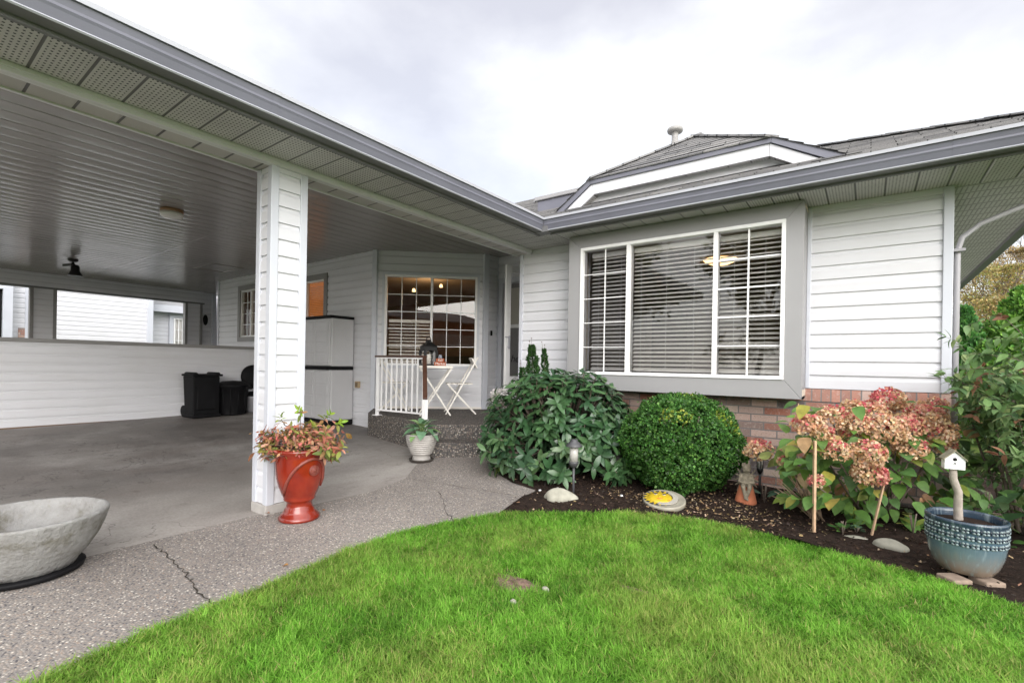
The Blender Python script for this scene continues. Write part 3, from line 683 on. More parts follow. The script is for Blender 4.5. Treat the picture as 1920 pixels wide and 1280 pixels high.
mb = MB(); mb.box(XB-.012, XB+.014, Y0, YF-.03, 2.418, 2.464); mb.box(XB+.014, XB+.022, Y0, YF-.03, 2.44, 2.464); mb.box(XB-.045, XB-.0125, Y0, YF-.03, 2.418, 2.4245); build('beam_trim', mb, M['beamwhite'], K, bevel=.003)
mb = MB(); mb.box(XI-.012, XI+.012, Y0, YF+.01, 2.415, 2.69); build('beam_trim', mb, M['beamwhite'], K, bevel=.002)
# ribbed ceiling
mb = MB(); x = XI; xs = [(XI, 0)]
while x > -13.5:
    for dx, dz in ((-.007, .013), (-.014, 0), (-.055, -.003), (-.10, -.004), (-.145, -.003), (-.186, 0)): xs.append((x+dx, dz))
    x -= .186
for Ya, Yb in ((Y0, 2.80), (2.82, 8.2)):
    n = len(xs); vs = [(a, yy, ZC+d) for yy in (Ya, Yb) for a, d in xs]
    mb.add(vs, [(i, i+1, n+i+1, n+i) for i in range(n-1)])
build('ceiling', mb, M['ceiling'], K, fix=False)
mb = MB()
for yy in (2.81,): mb.box(-13.4, XI, yy-.022, yy+.022, ZC-.006, ZC+.01)
build('ceiling_joint', mb, M['ceiling'], K)
mb = MB()
for a, b, c_, d in ((-10.0, -9.2, 3.62, 3.67), (-10.0, -9.2, 4.1, 4.15), (-10.0, -9.95, 3.67, 4.1), (-9.25, -9.2, 3.67, 4.1)): mb.box(a, b, c_, d, ZC-.014, ZC+.01)
build('ceiling_hatch', mb, M['ceiling'], K)
# post by the path
PZ0 = .10; px0, px1, py0, py1 = -3.457, -3.297, 1.669, 1.888
for P0, P1 in (((px1, py0), (px1, py1)), ((px0, py0), (px1, py0)), ((px0, py1), (px0, py0)), ((px1, py1), (px0, py1))):
    siding('siding_post', P0, P1, PZ0, 2.42, K)
for x, y in ((px1-.004, py0+.004), (px1-.004, py1-.004), (px0+.004, py0+.004), (px0+.004, py1-.004)): trim(K, x, y, PZ0-.005, 2.42, .054, .054)
mb = MB(); mb.box(px0-.02, px1+.025, py0-.03, py1+.03, -.1, PZ0-.004); build('post_footing', mb, plain('grey_concrete', (.40, .38, .355), .85, .2, 9, .3, 60), K, bevel=.008)
# back low wall with openings
XH = -8.8
siding('low_wall', (XH, Y0), (XH, 4.56), .175, 1.272, K, expo=.1195)
mb = MB(); mb.box(XH-.12, XH+.035, Y0, 4.57, 1.273, 1.323); build('wall_cap', mb, M['darktrim'], K, bevel=.004)
mb = MB(); mb.box(XH-.1, XH+.012, Y0, 4.57, -.1, .178); build('sill_plate', mb, plain('damp_brown_sill', (.20, .13, .085), .85, .3, 5), K)
XW = -13.42
siding('header', (XW, Y0), (XW, 5.10), 2.50, ZC, K); mb = MB(); mb.box(XW-.14, XW+.02, Y0, 5.11, 2.46, 2.498); build('header_trim', mb, M['under'], K)
for ya, yb in ((2.03, 2.33), (4.74, 5.02), (-1.05, -.75)):
    siding('wall_post', (XW-.02, ya), (XW-.02, yb), .1, 2.46, K)
    mb = MB(); mb.box(XW-.13, XW+.01, ya-.05, ya+.005, .1, 2.459); mb.box(XW-.13, XW+.01, yb-.005, yb+.05, .1, 2.459); build('post_trim', mb, M['darktrim'], K)
siding('end_wall', (XW-.06, 5.06), (XW-.06, 5.30), .1, ZC, K); trim(K, XW-.03, 5.34, .1, ZC, .07, .09)
siding('end_wall', (XW-.5, 5.4), (XW-.5, 8.0), -.3, ZC, K); 
mb = MB(); mb.ball((XW-.02, 5.15, 2.08), .07, 14, 10, (.6, .8, 1.9)); build('wall_lamp', mb, M['black'], K)
siding('end_wall', (XW, 8.0), (-11.25, 8.0), -.3, ZC, K)
# roof over the carport
stepped_roof('roof', (-2.76, 4.4, 2.575), (-2.76, Y0-.2, 2.575), (-8.5, Y0-.2, 4.5), (-8.5, 9.2, 4.5), M['shingle'], K, .2)
stepped_roof('roof', (-13.6, Y0-.2, 2.805), (-13.6, 9.2, 2.805), (-8.5, 9.2, 4.5), (-8.5, Y0-.2, 4.5), M['shingle'], K, .2)
mb = MB(); mb.prism([(-2.75, Y0-.1, 2.60), (-13.55, Y0-.1, 2.80), (-8.5, Y0-.1, 4.47)], (0, .05, 0)); build('gable_wall', mb, M['siding'], K)

# ------------------------------------------------------------------ porch steps
A_ = (-5.50, 4.14); P_c = (-3.95, 3.78); dd = Vector((.74, .67)); nn = Vector((.67, -.74))
ST = MB(); top = [(-5.94, 4.56), A_, P_c]; e1 = Vector(P_c)+dd*.82; top += [tuple(e1), (-2.95, 4.79), (-3.40, 4.81), (-3.40, 5.94), (-4.69, 5.94), (-4.71, 5.70)]
ST.prism([(x, y, ZL) for x, y in top], (0, 0, -.45))
l0 = Vector(P_c)-dd*.0; l1 = e1+dd*.3
low = [tuple(l0-dd*.02), tuple(l0+nn*.27+dd*.06), tuple(l1+nn*.27), tuple(l1)]
ST.prism([(x, y, ZL-.16) for x, y in low], (0, 0, -.35))
stp = build('porch_steps', ST, M['aggdark'], bevel=.012)
tag(stp, 'dark exposed aggregate porch landing with two steps in front of the door', 'steps')
# ------------------------------------------------------------------ foliage helpers
def leaf_tpl(w=.45, fold=.12, curl=.18, rows=(0, .12, .35, .62, .85, 1), prof=(.05, .45, .95, .9, .5, .02)):
    V = []; n = len(rows)
    for t, p in zip(rows, prof):
        z = -curl*t*t
        for sx in (-1, 0, 1): V.append((sx*w/2*p, t, z + (fold*p*w if sx else 0)))
    Q = []
    for i in range(n-1):
        for k in (0, 1): a = i*3+k; Q.append((a, a+1, a+4, a+3))
    return np.array(V, float), np.array(Q)
SMALL = (np.array([(0, 0, 0), (.26, .45, .05), (0, 1, 0), (-.26, .45, .05)], float), np.array([(0, 1, 2, 3)]))
ROUND = (np.array([(0, 0, 0), (.34, .3, .06), (.32, .72, .05), (0, 1, -.04), (-.32, .72, .05), (-.34, .3, .06), (0, .5, -.02)], float), np.array([(0, 1, 2, 6), (6, 2, 3, 4), (0, 6, 4, 5)]))
BIG = leaf_tpl()
SLIM = leaf_tpl(.34, .15, .25)
HEART = leaf_tpl(.72, .1, .3, prof=(.25, .85, 1., .82, .42, .02))
def unit(a): return a/(np.linalg.norm(a, axis=-1, keepdims=True)+1e-9)
def scatter(name, tpl, pos, dirs, ups, size, colr, mat, parent=None, world=True, smooth=False):
    T, Q = tpl; pos = np.asarray(pos, float); Y = unit(np.asarray(dirs, float)); U = np.asarray(ups, float)
    Z = unit(U-(U*Y).sum(-1, keepdims=True)*Y); X = np.cross(Y, Z); s = np.asarray(size, float).reshape(-1, 1, 1)
    V = pos[:, None, :] + s*(T[None, :, 0:1]*X[:, None, :] + T[None, :, 1:2]*Y[:, None, :] + T[None, :, 2:3]*Z[:, None, :])
    n = len(pos); QQ = (Q[None] + (np.arange(n)*len(T))[:, None, None]).reshape(-1, Q.shape[1])
    C = np.repeat(np.asarray(colr, float), len(T), 0)
    return np_mesh(name, V.reshape(-1, 3), QQ, mat, parent, C, smooth, world)
def rnd_dirs(n): return unit(rng.normal(size=(n, 3)))
def pick(cols, n, p=None, jit=.15):
    c = np.array(cols)[rng.choice(len(cols), n, p=p)]; return np.clip(c*(1+rng.normal(0, jit, (n, 1)))*(1+rng.normal(0, jit*.3, (n, 3))), .002, 1)
def lumpy(d, seed=0, amp=.12, k=5):
    r = np.random.default_rng(seed); o = np.zeros(len(d))
    for _ in range(7):
        a = unit(r.normal(size=3)); o += np.cos(k*np.arccos(np.clip(d@a, -1, 1))+r.uniform(0, 6))
    return 1+amp*o/2.6

# ------------------------------------------------------------------ grass
P = np.array(LAWN)
def vnoise(q, f, seed):
    r = np.random.default_rng(seed).uniform(size=(96, 96)); p = q*f+31.7; i = np.floor(p).astype(int); t = p-i; t = t*t*(3-2*t)
    a, b = i[:, 0] % 96, i[:, 1] % 96; a1, b1 = (a+1) % 96, (b+1) % 96
    return (r[a, b]*(1-t[:, 0])+r[a1, b]*t[:, 0])*(1-t[:, 1])+(r[a, b1]*(1-t[:, 0])+r[a1, b1]*t[:, 0])*t[:, 1]
def grass():
    N = 900000
    x = rng.uniform(-2.34, 5.0, N*2); y = rng.uniform(-1.3, 3.5, N*2)
    q = np.stack([x, y], 1); fw = q@_fw[:2]; rt = q@_rt[:2]
    seen = (fw > 1.5) & (np.abs(rt)/np.maximum(fw, .1) < 1.28); ok = inside(P, q) & (seen | (rng.uniform(size=len(q)) < .30))
    keep = rng.uniform(size=len(q)) < np.clip(2.6/np.maximum(fw, .1), .35, 1)
    keep &= rng.uniform(size=len(q)) < .55+.6*vnoise(q, 9, 3)
    for bx, by, a, b in BARE:
        rr = ((x-bx)/a)**2+((y-by)/b)**2; keep &= (rr > 1.25) | (rng.uniform(size=len(q)) < .05+.22*rr**2)
    q = q[ok & keep][:N]; n = len(q)
    n1, n2, n3, n4 = vnoise(q, 2.2, 11), vnoise(q, 7, 12), vnoise(q, 22, 13), vnoise(q, 4, 14)
    h = (.018+.020*rng.uniform(size=n))*(.7+.35*n1+.3*n2+.3*n3)
    az = 2*math.pi*(vnoise(q, 19, 15)*1.3+vnoise(q, 3, 16)+.8*rng.uniform(size=n)); lean = np.abs(rng.normal(.75, .45, n))+.1
    d = np.stack([np.cos(az), np.sin(az)], 1); z0 = np.array([g(a, b) for a, b in q])
    sd = np.stack([-d[:, 1], d[:, 0]], 1); w = rng.uniform(.0010, .0021, n)
    rows = []
    for t, wk in ((0, 1), (.5, .85), (1, .12)):
        off = d*(lean*h*t*t)[:, None]; z = z0+h*t*(1-.22*lean*t)
        for sgn in (-1, 1): rows.append(np.concatenate([q+off+sd*(w*wk*sgn)[:, None], z[:, None]], 1))
    V = np.stack(rows, 1).reshape(-1, 3); base = (np.arange(n)*6)[:, None, None]
    Q = (np.array([[0, 1, 3, 2], [2, 3, 5, 4]])[None]+base).reshape(-1, 4)
    cols = np.array([(.13, .35, .03), (.17, .42, .045), (.24, .49, .075), (.075, .23, .022), (.38, .45, .14), (.50, .42, .22)])
    yel = np.clip(n1*1.2+n4*1.0-.85, 0, 1); pk = np.zeros(n, int); u = rng.uniform(size=n)+.5*(n2-.5); pk[u > .25] = 1; pk[u > .6] = 2; pk[u < .08] = 3
    pk[(rng.uniform(size=n) < .04+.22*yel)] = 4; pk[rng.uniform(size=n) < .02+.10*np.clip(n4-.6, 0, 1)+.04*yel] = 5
    c = cols[pk]*np.array([.87, .86, .74])*(1+rng.normal(0, .17, (n, 1))); c = c*(1-.40*yel[:, None])+np.array([.32, .42, .085])*.40*yel[:, None]; c = np.clip(c*(.62+.34*n3[:, None]+.24*n2[:, None]+.20*vnoise(q, 3.1, 21)[:, None]), .004, 1)
    return np_mesh('grass', V, Q, M['grass'], None, np.repeat(c, 6, 0))
tag(grass(), kind='stuff')
# bark chips over the bed
def chips():
    B = np.array(BED_GRASS + [(2.6, 4.2), (.6, 4.75), (-2.9, 4.7)] + PATH_BED[::-1][1:-1])
    q = np.stack([rng.uniform(-3, 1.3, 26000), rng.uniform(2.6, 4.75, 26000)], 1); q = q[inside(B, q)]
    dens = .25+.75*np.clip(np.exp(-((q[:, 0]+1.1)/.75)**2-((q[:, 1]-3.75)/.5)**2)*1.5, 0, 1); q = q[rng.uniform(size=len(q)) < dens*.8]; n = len(q)
    pos = np.array([(a, b, bed_h(a, b)+rng.uniform(.001, .012)) for a, b in q]); up = np.array([0, 0, 1.])+rng.normal(0, .45, (n, 3)); dr = rng.normal(size=(n, 3))*[1, 1, .25]
    near = np.exp(-((q[:, 0]+1.1)/.6)**2-((q[:, 1]-3.72)/.35)**2)
    pk = (rng.uniform(size=n) < .12+.5*near)
    c = np.where(pk[:, None], pick([(.42, .30, .16), (.34, .23, .12), (.50, .38, .26)], n), pick([(.035, .022, .016), (.07, .042, .03), (.022, .015, .012)], n))
    T = (np.array([(-.22, 0, 0), (.2, .05, .03), (.25, .95, .0), (-.16, 1, .04)], float), np.array([(0, 1, 2, 3)]))
    return scatter('bark_mulch', T, pos, dr, up, rng.uniform(.008, .026, n), c, M['leaf'])
tag(chips(), kind='stuff')

# ------------------------------------------------------------------ broad-leaved shrub (whorls of veined leaves)
def whorl_shrub():
    c = at(1055, 812, 4.62); rad = np.array([.72, .50, .56]); t = thing('viburnum_shrub', 'wide leathery dark green shrub with large veined leaves beside the porch steps', 'shrub', (c[0], c[1], .05))
    n = 500; d = rnd_dirs(n*2); d = d[(d[:, 2] > -.75)][:n]; n = len(d)
    rr = lumpy(d, 3, .13, 4)*rng.uniform(.80, 1.02, n)
    ax = np.stack([_rt*rad[0], -_fw*rad[1], np.array([0, 0, 1.])*rad[2]]); p = c + (d*rr[:, None])@ax
    p = p[(p[:, 2] > .12) & (p[:, 1] < 4.72)]
    d = unit((p-c)@np.linalg.inv(ax)); dw = unit(d@unit(ax)); n = len(p)
    tip = unit(dw+np.array([0, 0, .55])+rng.normal(0, .25, (n, 3)))
    P_, D_, U_, S_, C_ = [], [], [], [], []
    stems = MB()
    for i in range(n):
        k = rng.integers(6, 9); a0 = rng.uniform(0, 6.28); t_ = Vector(tip[i]); s = t_.orthogonal().normalized(); u = t_.cross(s)
        base = pick([(.045, .105, .042), (.062, .13, .05), (.036, .085, .038), (.085, .155, .06)], 1, [.36, .34, .2, .1], .1)[0]
        if rng.uniform() < .02: base = np.array([.22, .32, .06])
        for j in range(k):
            a = a0+2.4*j; el = .25+.5*rng.uniform()-.1*(j > 4); r_ = s*math.cos(a)+u*math.sin(a)
            dv = r_*math.cos(el)+t_*math.sin(el); dv = dv+Vector((0, 0, -.22)); P_.append(p[i]+np.array(t_)*(-.03+.012*(k-j))); D_.append(dv); U_.append(np.array(t_)+rng.normal(0, .15, 3)); S_.append(rng.uniform(.085, .14)); C_.append(base*(1+rng.normal(0, .1)))
        q0 = Vector(p[i])-Vector(dw[i])*rng.uniform(.25, .4)+Vector((0, 0, -.08)); stems.tube([q0, Vector(p[i])-t_*.06, Vector(p[i])+t_*.04], [.006, .005, .003], 5)
    scatter('foliage', leaf_tpl(.40, .10, .22), P_, D_, U_, S_, np.clip(C_, .01, 1), M['leaf_big'], t, smooth=True)
    # inner leaves
    n2 = 700; q = c + (rnd_dirs(n2)*rng.uniform(.45, .8, (n2, 1)))@ax; q = q[(q[:, 2] > .1) & (q[:, 1] < 4.7)]; n2 = len(q)
    scatter('foliage', leaf_tpl(.42, .1, .2), q, rnd_dirs(n2)+[0, 0, -.3], np.array([0, 0, 1.])+rng.normal(0, .4, (n2, 3)), rng.uniform(.09, .13, n2), pick([(.05, .11, .048), (.04, .09, .042)], n2), M['leaf_big'], t, smooth=True)
    for k in range(9):
        a = rng.uniform(0, 6.28); b = Vector((c[0]+.12*math.cos(a), c[1]+.12*math.sin(a), .04)); e = Vector(c)+Vector((math.cos(a)*.42, math.sin(a)*.4, rng.uniform(-.15, .25))); stems.tube([b, b.lerp(e, .5)+Vector((0, 0, .08)), e], [.013, .010, .006], 6)
    stems.build('stem', M['bark'], t)
whorl_shrub()
def boxwood():
    c = at(1275, 826, 4.12); c[2] = .435; t = thing('boxwood_shrub', 'clipped round boxwood ball under the picture window', 'shrub', (c[0], c[1], .03))
    rad = np.array([.497, .45, .418]); ax = np.stack([_rt*rad[0], -_fw*rad[1], np.array([0, 0, 1.])*rad[2]])
    n = 34000; d = rnd_dirs(n); gp = lumpy(d, 77, .5, 21); d = d[rng.uniform(size=n) < np.clip(.62+.9*(gp-.9), .25, 1)]; n = len(d); rr = lumpy(d, 11, .07, 5)*lumpy(d, 5, .045, 14)*(1-np.abs(rng.normal(0, .05, n)))*(1+.05*(rng.uniform(size=n) > .97))
    p = c+(d*rr[:, None])@ax; ok = (p[:, 2] > .03) & (p[:, 1] < 4.77); p, d = p[ok], d[ok]; n = len(p); dw = unit(d@unit(ax))
    col = pick([(.050, .145, .026), (.070, .185, .034), (.095, .22, .042), (.04, .115, .024)], n, jit=.2)
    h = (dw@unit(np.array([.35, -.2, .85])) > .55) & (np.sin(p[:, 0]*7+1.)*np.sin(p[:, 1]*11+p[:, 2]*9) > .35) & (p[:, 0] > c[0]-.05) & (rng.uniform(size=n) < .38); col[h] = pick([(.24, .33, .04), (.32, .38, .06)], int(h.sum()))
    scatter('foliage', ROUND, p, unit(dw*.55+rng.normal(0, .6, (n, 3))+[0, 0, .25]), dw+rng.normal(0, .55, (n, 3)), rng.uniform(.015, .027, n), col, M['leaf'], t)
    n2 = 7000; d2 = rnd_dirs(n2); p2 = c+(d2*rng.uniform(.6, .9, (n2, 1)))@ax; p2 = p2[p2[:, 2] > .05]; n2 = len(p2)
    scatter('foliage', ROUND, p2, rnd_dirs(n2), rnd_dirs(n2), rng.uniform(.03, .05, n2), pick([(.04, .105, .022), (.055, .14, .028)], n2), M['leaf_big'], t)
    mb = MB()
    for k in range(14):
        a = rng.uniform(0, 6.28); b = Vector((c[0]+.05*math.cos(a), c[1]+.05*math.sin(a), .02)); e = Vector(c)+Vector((math.cos(a)*.35, math.sin(a)*.32, rng.uniform(-.1, .3))); mb.tube([b, b.lerp(e, .4)+Vector((0, 0, .05)), e], [.016, .011, .005], 6)
    mb.build('stem', M['bark'], t)
boxwood()
def yew():
    t = thing('yew_shrub', 'small dark yew with three upright columns against the white siding', 'shrub', tuple(at(1000, 745, 5.05)*[1, 1, 0]+[0, 0, .06]))
    for x, yt, yb, w, dep in ((998, 648, 722, 11, 5.05), (1021, 655, 712, 5.5, 5.12), (980, 690, 724, 6, 5.0)):
        top, bot = at(x-1, yt, dep), at(x+2, yb, dep); n = int(2600*w/11*(yb-yt)/74); u = rng.uniform(size=n)
        r = w*dep/F_PX*np.minimum(1, .28+1.6*(1-u))*np.minimum(1, .55+u*2)*(1+.22*np.sin(u*23+x)); a = rng.uniform(0, 6.28, n); q = np.sqrt(rng.uniform(.2, 1, n))*r
        pos = bot[None]+(top-bot)[None]*u[:, None]+np.stack([np.cos(a)*q, np.sin(a)*q, 0*a], 1); dr = np.stack([np.cos(a), np.sin(a), .9+0*a], 1)+rng.normal(0, .3, (n, 3))
        scatter('crown', SMALL, pos, dr, rnd_dirs(n), rng.uniform(.018, .03, n), pick([(.028, .075, .02), (.04, .10, .026), (.06, .14, .035)], n), M['leaf'], t)
        mb = MB(); mb.tube([bot*[1, 1, 0]+[0, 0, .05], bot, top], [.008, .007, .002], 6)
        for k in range(2): e = top+[rng.uniform(-.03, .03), 0, .05+.03*k]; mb.tube([top-[0, 0, .06], e], .0018, 4); mb.ball(e, .006, 6, 4)
        mb.build('stem', M['bark'], t)
yew()

# ------------------------------------------------------------------ hydrangea
PET = (np.array([(0, 0, 0), (.55, .35, .12), (.40, .95, .02), (-.40, .95, .05), (-.55, .35, .10), (0, .92, -.06)], float), np.array([(0, 1, 2, 5), (0, 5, 3, 4)]))
def flower_head(parent, c, r, pink=.3, up=None, name='flower_head', cols=None):
    n = int(400*(r/.075)**1.5); d = rnd_dirs(n*2); up = np.array([.15, -.35, .8]) if up is None else up; d = d[d@unit(up) > -.45][:n]; n = len(d)
    rr = r*lumpy(d, int(c[0]*1000) % 97, .10, 5)*rng.uniform(.86, 1.04, n); pos = c+d*rr[:, None]*[1, 1, .82]
    pd = unit(rnd_dirs(n)-.75*(rnd_dirs(n)*d).sum(-1, keepdims=True)*d+.35*d)
    tan = pick([(.66, .45, .25), (.72, .53, .33), (.58, .34, .18), (.76, .60, .43), (.64, .38, .25)], n, jit=.13); pk = pick([(.64, .16, .17), (.60, .11, .15), (.68, .28, .24), (.66, .34, .24)], n, jit=.12)
    ax = unit(rng.normal(size=3)*[1, .6, .4]+[0, -.2, .9]); sc_ = d@ax+rng.normal(0, .30, n); m = sc_ > np.quantile(sc_, 1-.64*pink)
    col = np.where(m[:, None], pk, tan) if cols is None else pick(cols, n, jit=.06)
    return scatter(name, PET, pos, pd, d+rng.normal(0, .35, (n, 3)), rng.uniform(.0125, .019, n)*(.6+.4*r/.075), col, M['petal'], parent)
def hydrangea():
    base = at(1640, 992, 3.42); base[2] = .03
    t = thing('hydrangea_shrub', 'hydrangea with large faded pink and tan flower heads by the brick wall', 'shrub', tuple(base))
    heads = [(1517, 797, 26, 3.2, .35), (1543, 812, 19, 3.15, .7), (1561, 783, 26, 3.3, .45), (1604, 796, 25, 3.25, .15), (1600, 768, 22, 3.45, .15), (1633, 773, 27, 3.4, .18), (1665, 750, 27, 3.5, .7), (1692, 767, 22, 3.5, .2), (1664, 806, 33, 3.2, .3), (1700, 799, 28, 3.25, .35), (1736, 786, 32, 3.3, .4), (1761, 812, 27, 3.25, .4), (1709, 842, 26, 3.15, .25), (1769, 836, 20, 3.3, .2), (1568, 845, 24, 3.1, .3), (1626, 851, 30, 3.05, .4), (1629, 889, 29, 3.05, .5), (1531, 901, 14, 3.1, .6), (1472, 866, 13, 3.35, .4), (1423, 846, 24, 3.62, .45), (1588, 812, 20, 3.35, .3), (1755, 760, 18, 3.55, .3), (1715, 768, 20, 3.5, .3)]
    hp = []; stems = MB()
    for x, y, r, dp, pk in heads:
        c = at(x, y, dp); flower_head(t, c, r*dp/F_PX*.97, pk); hp.append(c)
        b = base+[rng.uniform(-.12, .12), rng.uniform(-.1, .1), 0]; m = b*.45+c*.55+[0, .05, -.05]
        stems.tube([b, m, c-[0, 0, .03]], [.008, .006, .004], 6)
    stems.build('stem', M['bark'], t)
    n = 560; x = rng.uniform(1475, 1810, n); y = 1010-rng.uniform(size=n)*200-60*(rng.uniform(size=n) < .14); dp = rng.uniform(3.1, 3.85, n)
    lim = 975+25*np.sin(x/37)-(np.abs(x-1650)/180)**2*70; y = np.minimum(y, lim); pos = np.array([at(a, b, c) for a, b, c in zip(x, y, dp)]); pos = pos[pos[:, 1] < 4.7]; n = len(pos)
    out = unit(pos-(base+[0, .1, .35])); dr = out*[1, 1, .3]+rng.normal(0, .45, (n, 3))+[.05, -.25, -.35]; up = np.array([0, -.35, 1.])+rng.normal(0, .3, (n, 3))
    pal = [(.10, .20, .045), (.13, .25, .05), (.08, .165, .045), (.24, .30, .06), (.40, .36, .08), (.46, .28, .14)]
    scatter('foliage', HEART, pos, dr, up, rng.uniform(.075, .125, n), pick(pal, n, [.33, .27, .2, .11, .05, .04]), M['leaf'], t, smooth=True)
    # leaves reaching left toward the path lamp, pale and edged with pink
    pts = [(1445, 838), (1455, 843), (1478, 835), (1500, 842), (1495, 860), (1515, 868), (1490, 878), (1470, 848), (1440, 860), (1505, 888), (1460, 862)]
    pos = np.array([at(a, b, rng.uniform(3.3, 3.6)) for a, b in pts]); n = len(pos)
    scatter('foliage', HEART, pos, rng.normal(0, .6, (n, 3))+[-.5, -.4, -.1], np.array([0, -.6, .8])+rng.normal(0, .3, (n, 3)), rng.uniform(.09, .13, n), pick([(.24, .28, .08), (.16, .24, .06), (.40, .30, .16)], n), M['leaf'], t, smooth=True)
    mb = MB()
    for a, b, c_, d in ((1520, 880, 1450, 842), (1520, 890, 1440, 836), (1530, 900, 1472, 866), (1455, 850, 1423, 850)): mb.tube([at(a, b, 3.35), (at(a, b, 3.35)+at(c_, d, 3.5))/2+[0, 0, .02], at(c_, d, 3.5)], .003, 5)
    mb.build('branch', M['bark'], t)
hydrangea()
def dry_stems():
    b = at(1532, 968, 3.42); b[2] = .03; t = thing('dried_stems', 'fan of bare tan stems left of the hydrangea', 'plant', tuple(b)); mb = MB()
    for k in range(46):
        x = rng.uniform(1445, 1532); y = 868+abs(x-1500)*.55+rng.uniform(-12, 40); e = at(x, y, rng.uniform(3.3, 3.65)); s = b+[rng.uniform(-.05, .05), rng.uniform(-.04, .04), 0]
        mb.tube([s, s*.5+e*.5+[0, 0, rng.uniform(0, .04)], e], [.0035, .0028, .0016], 5)
    mb.build('twigs', M['twig'], t)
dry_stems()
def sprout(name, label, x, y, dp, n, L, cols, cat='plant'):
    b = at(x, y, dp); b[2] = bed_h(b[0], b[1])-.005; t = thing(name, label, cat, tuple(b)); a = rng.uniform(0, 6.28, n); el = rng.uniform(.25, 1.1, n)
    pos = b+np.stack([np.cos(a), np.sin(a), 0*a], 1)*.02+np.stack([0*a, 0*a, rng.uniform(.02, L*1.2, n)], 1)
    for i in range(n): scatter('leaf', BIG, pos[i:i+1], np.array([[math.cos(a[i])*math.cos(el[i]), math.sin(a[i])*math.cos(el[i]), math.sin(el[i])*.6]]), np.array([[0, 0, 1.]])+rng.normal(0, .2, (1, 3)), [rng.uniform(.7, 1.1)*L], pick(cols, 1), M['leaf'], t, smooth=True)
    mb = MB()
    for i in range(4): mb.tube([b, b+[rng.uniform(-.02, .02), rng.uniform(-.02, .02), L*1.2]], .003, 5)
    mb.build('stem', M['bark'], t)
sprout('seedling', 'young green plant sprouting between the two wooden stakes', 1580, 985, 3.05, 14, .075, [(.09, .20, .04), (.06, .15, .04)])
sprout('seedling', 'low grey green tuft at the foot of the leaning stake', 1606, 996, 3.1, 24, .035, [(.10, .18, .10), (.08, .15, .08)])
sprout('hosta_leaf', 'blue green leaf pair beside the dark path lamp', 1433, 934, 3.75, 3, .12, [(.16, .28, .20), (.12, .24, .17)])
sprout('broad_leaf_plant', 'large pale broad leaf spread behind the blue pot', 1850, 985, 3.0, 3, .26, [(.11, .22, .10), (.09, .18, .08)])
sprout('yellow_leaf_plant', 'yellowing leaf plant left of the blue pot', 1712, 985, 3.05, 5, .11, [(.40, .36, .05), (.20, .24, .05)])
def stake(label, x0, y0, x1, y1, dp, w=.019, dp1=None):
    a = at(x0, y0, dp); a[2] = bed_h(a[0], a[1])-.03; b = at(x1, y1, dp1 or dp); mb = MB(); mb.bar(a, b, w, w*.8); o = mb.build('wooden_stake', M['wood'], bevel=.0015)
    tag(o, label, 'stake', 'wooden stakes in the flower bed')
stake('straight pale wooden stake in front of the dried stems', 1526, 1003, 1528, 826, 3.07)
stake('thin wooden stake leaning right among the hydrangea leaves', 1632, 1008, 1664, 878, 3.04, .013)
stake('thin cane standing against the brick left of the flower heads', 1497, 960, 1497, 756, 3.75, .009)
stake('thin cane sticking up between the flower heads', 1577, 960, 1577, 756, 3.7, .009)

# ------------------------------------------------------------------ small ornaments in the bed
M['solar'] = plain('dark_grey_lamp_plastic', (.07, .07, .075), .4, .2, 10); M['lens'] = plain('ribbed_clear_lens', (.46, .45, .42), .25, .15, 60)
def path_lamp(label, x, y, dp, ytop, r, mat, dome=True):
    b = at(x, y, dp); b[2] = bed_h(b[0], b[1]); h = at(x, ytop, dp)[2]-b[2]; t = thing('path_lamp', label, 'garden lamp', tuple(b), group='solar lamps in the flower bed'); z = b[2]
    mb = MB(); mb.tube([b-[0, 0, .05], b+[0, 0, h*.52]], .0105, 10); mb.build('pole', mat, t)
    mb = MB(); mb.lathe([(r*.3, h*.48), (r*.52, h*.53), (r*.58, h*.56), (r*.58, h*.585), (r*.5, h*.59)], tuple(b), 24); mb.build('base', mat, t)
    mb = MB(); mb.lathe([(r*.5, h*.585), (r*.50, h*.86), (r*.3, h*.862)], tuple(b), 24); mb.build('lens', M['lens'], t)
    mb = MB(); mb.lathe([(r*.3, h*.86), (r*.98, h*.865), (r, h*.88), (r*.70, h*.93), (r*.42, h*.965), (r*.40, h*1.0), (.0005, h*1.002)], tuple(b), 28); mb.build('cap', mat, t)
    if not dome:
        mb = MB()
        for k in range(4): a = k*math.pi/2+.4; mb.tube([b+[r*.52*math.cos(a), r*.52*math.sin(a), h*.58], b+[r*.52*math.cos(a), r*.52*math.sin(a), h*.87]], .004, 6)
        mb.build('cage', mat, t)
path_lamp('grey capped solar path lamp in front of the leathery shrub', 1075, 914, 3.93, 823, .070, M['solar'])
path_lamp('black caged solar lamp with a flower head over it', 1424, 935, 3.92, 838, .042, M['blackmetal'], False)
M['stone'] = plain('lichen_grey_stone', (.34, .33, .27), .9, .3, 14, .5, 40)
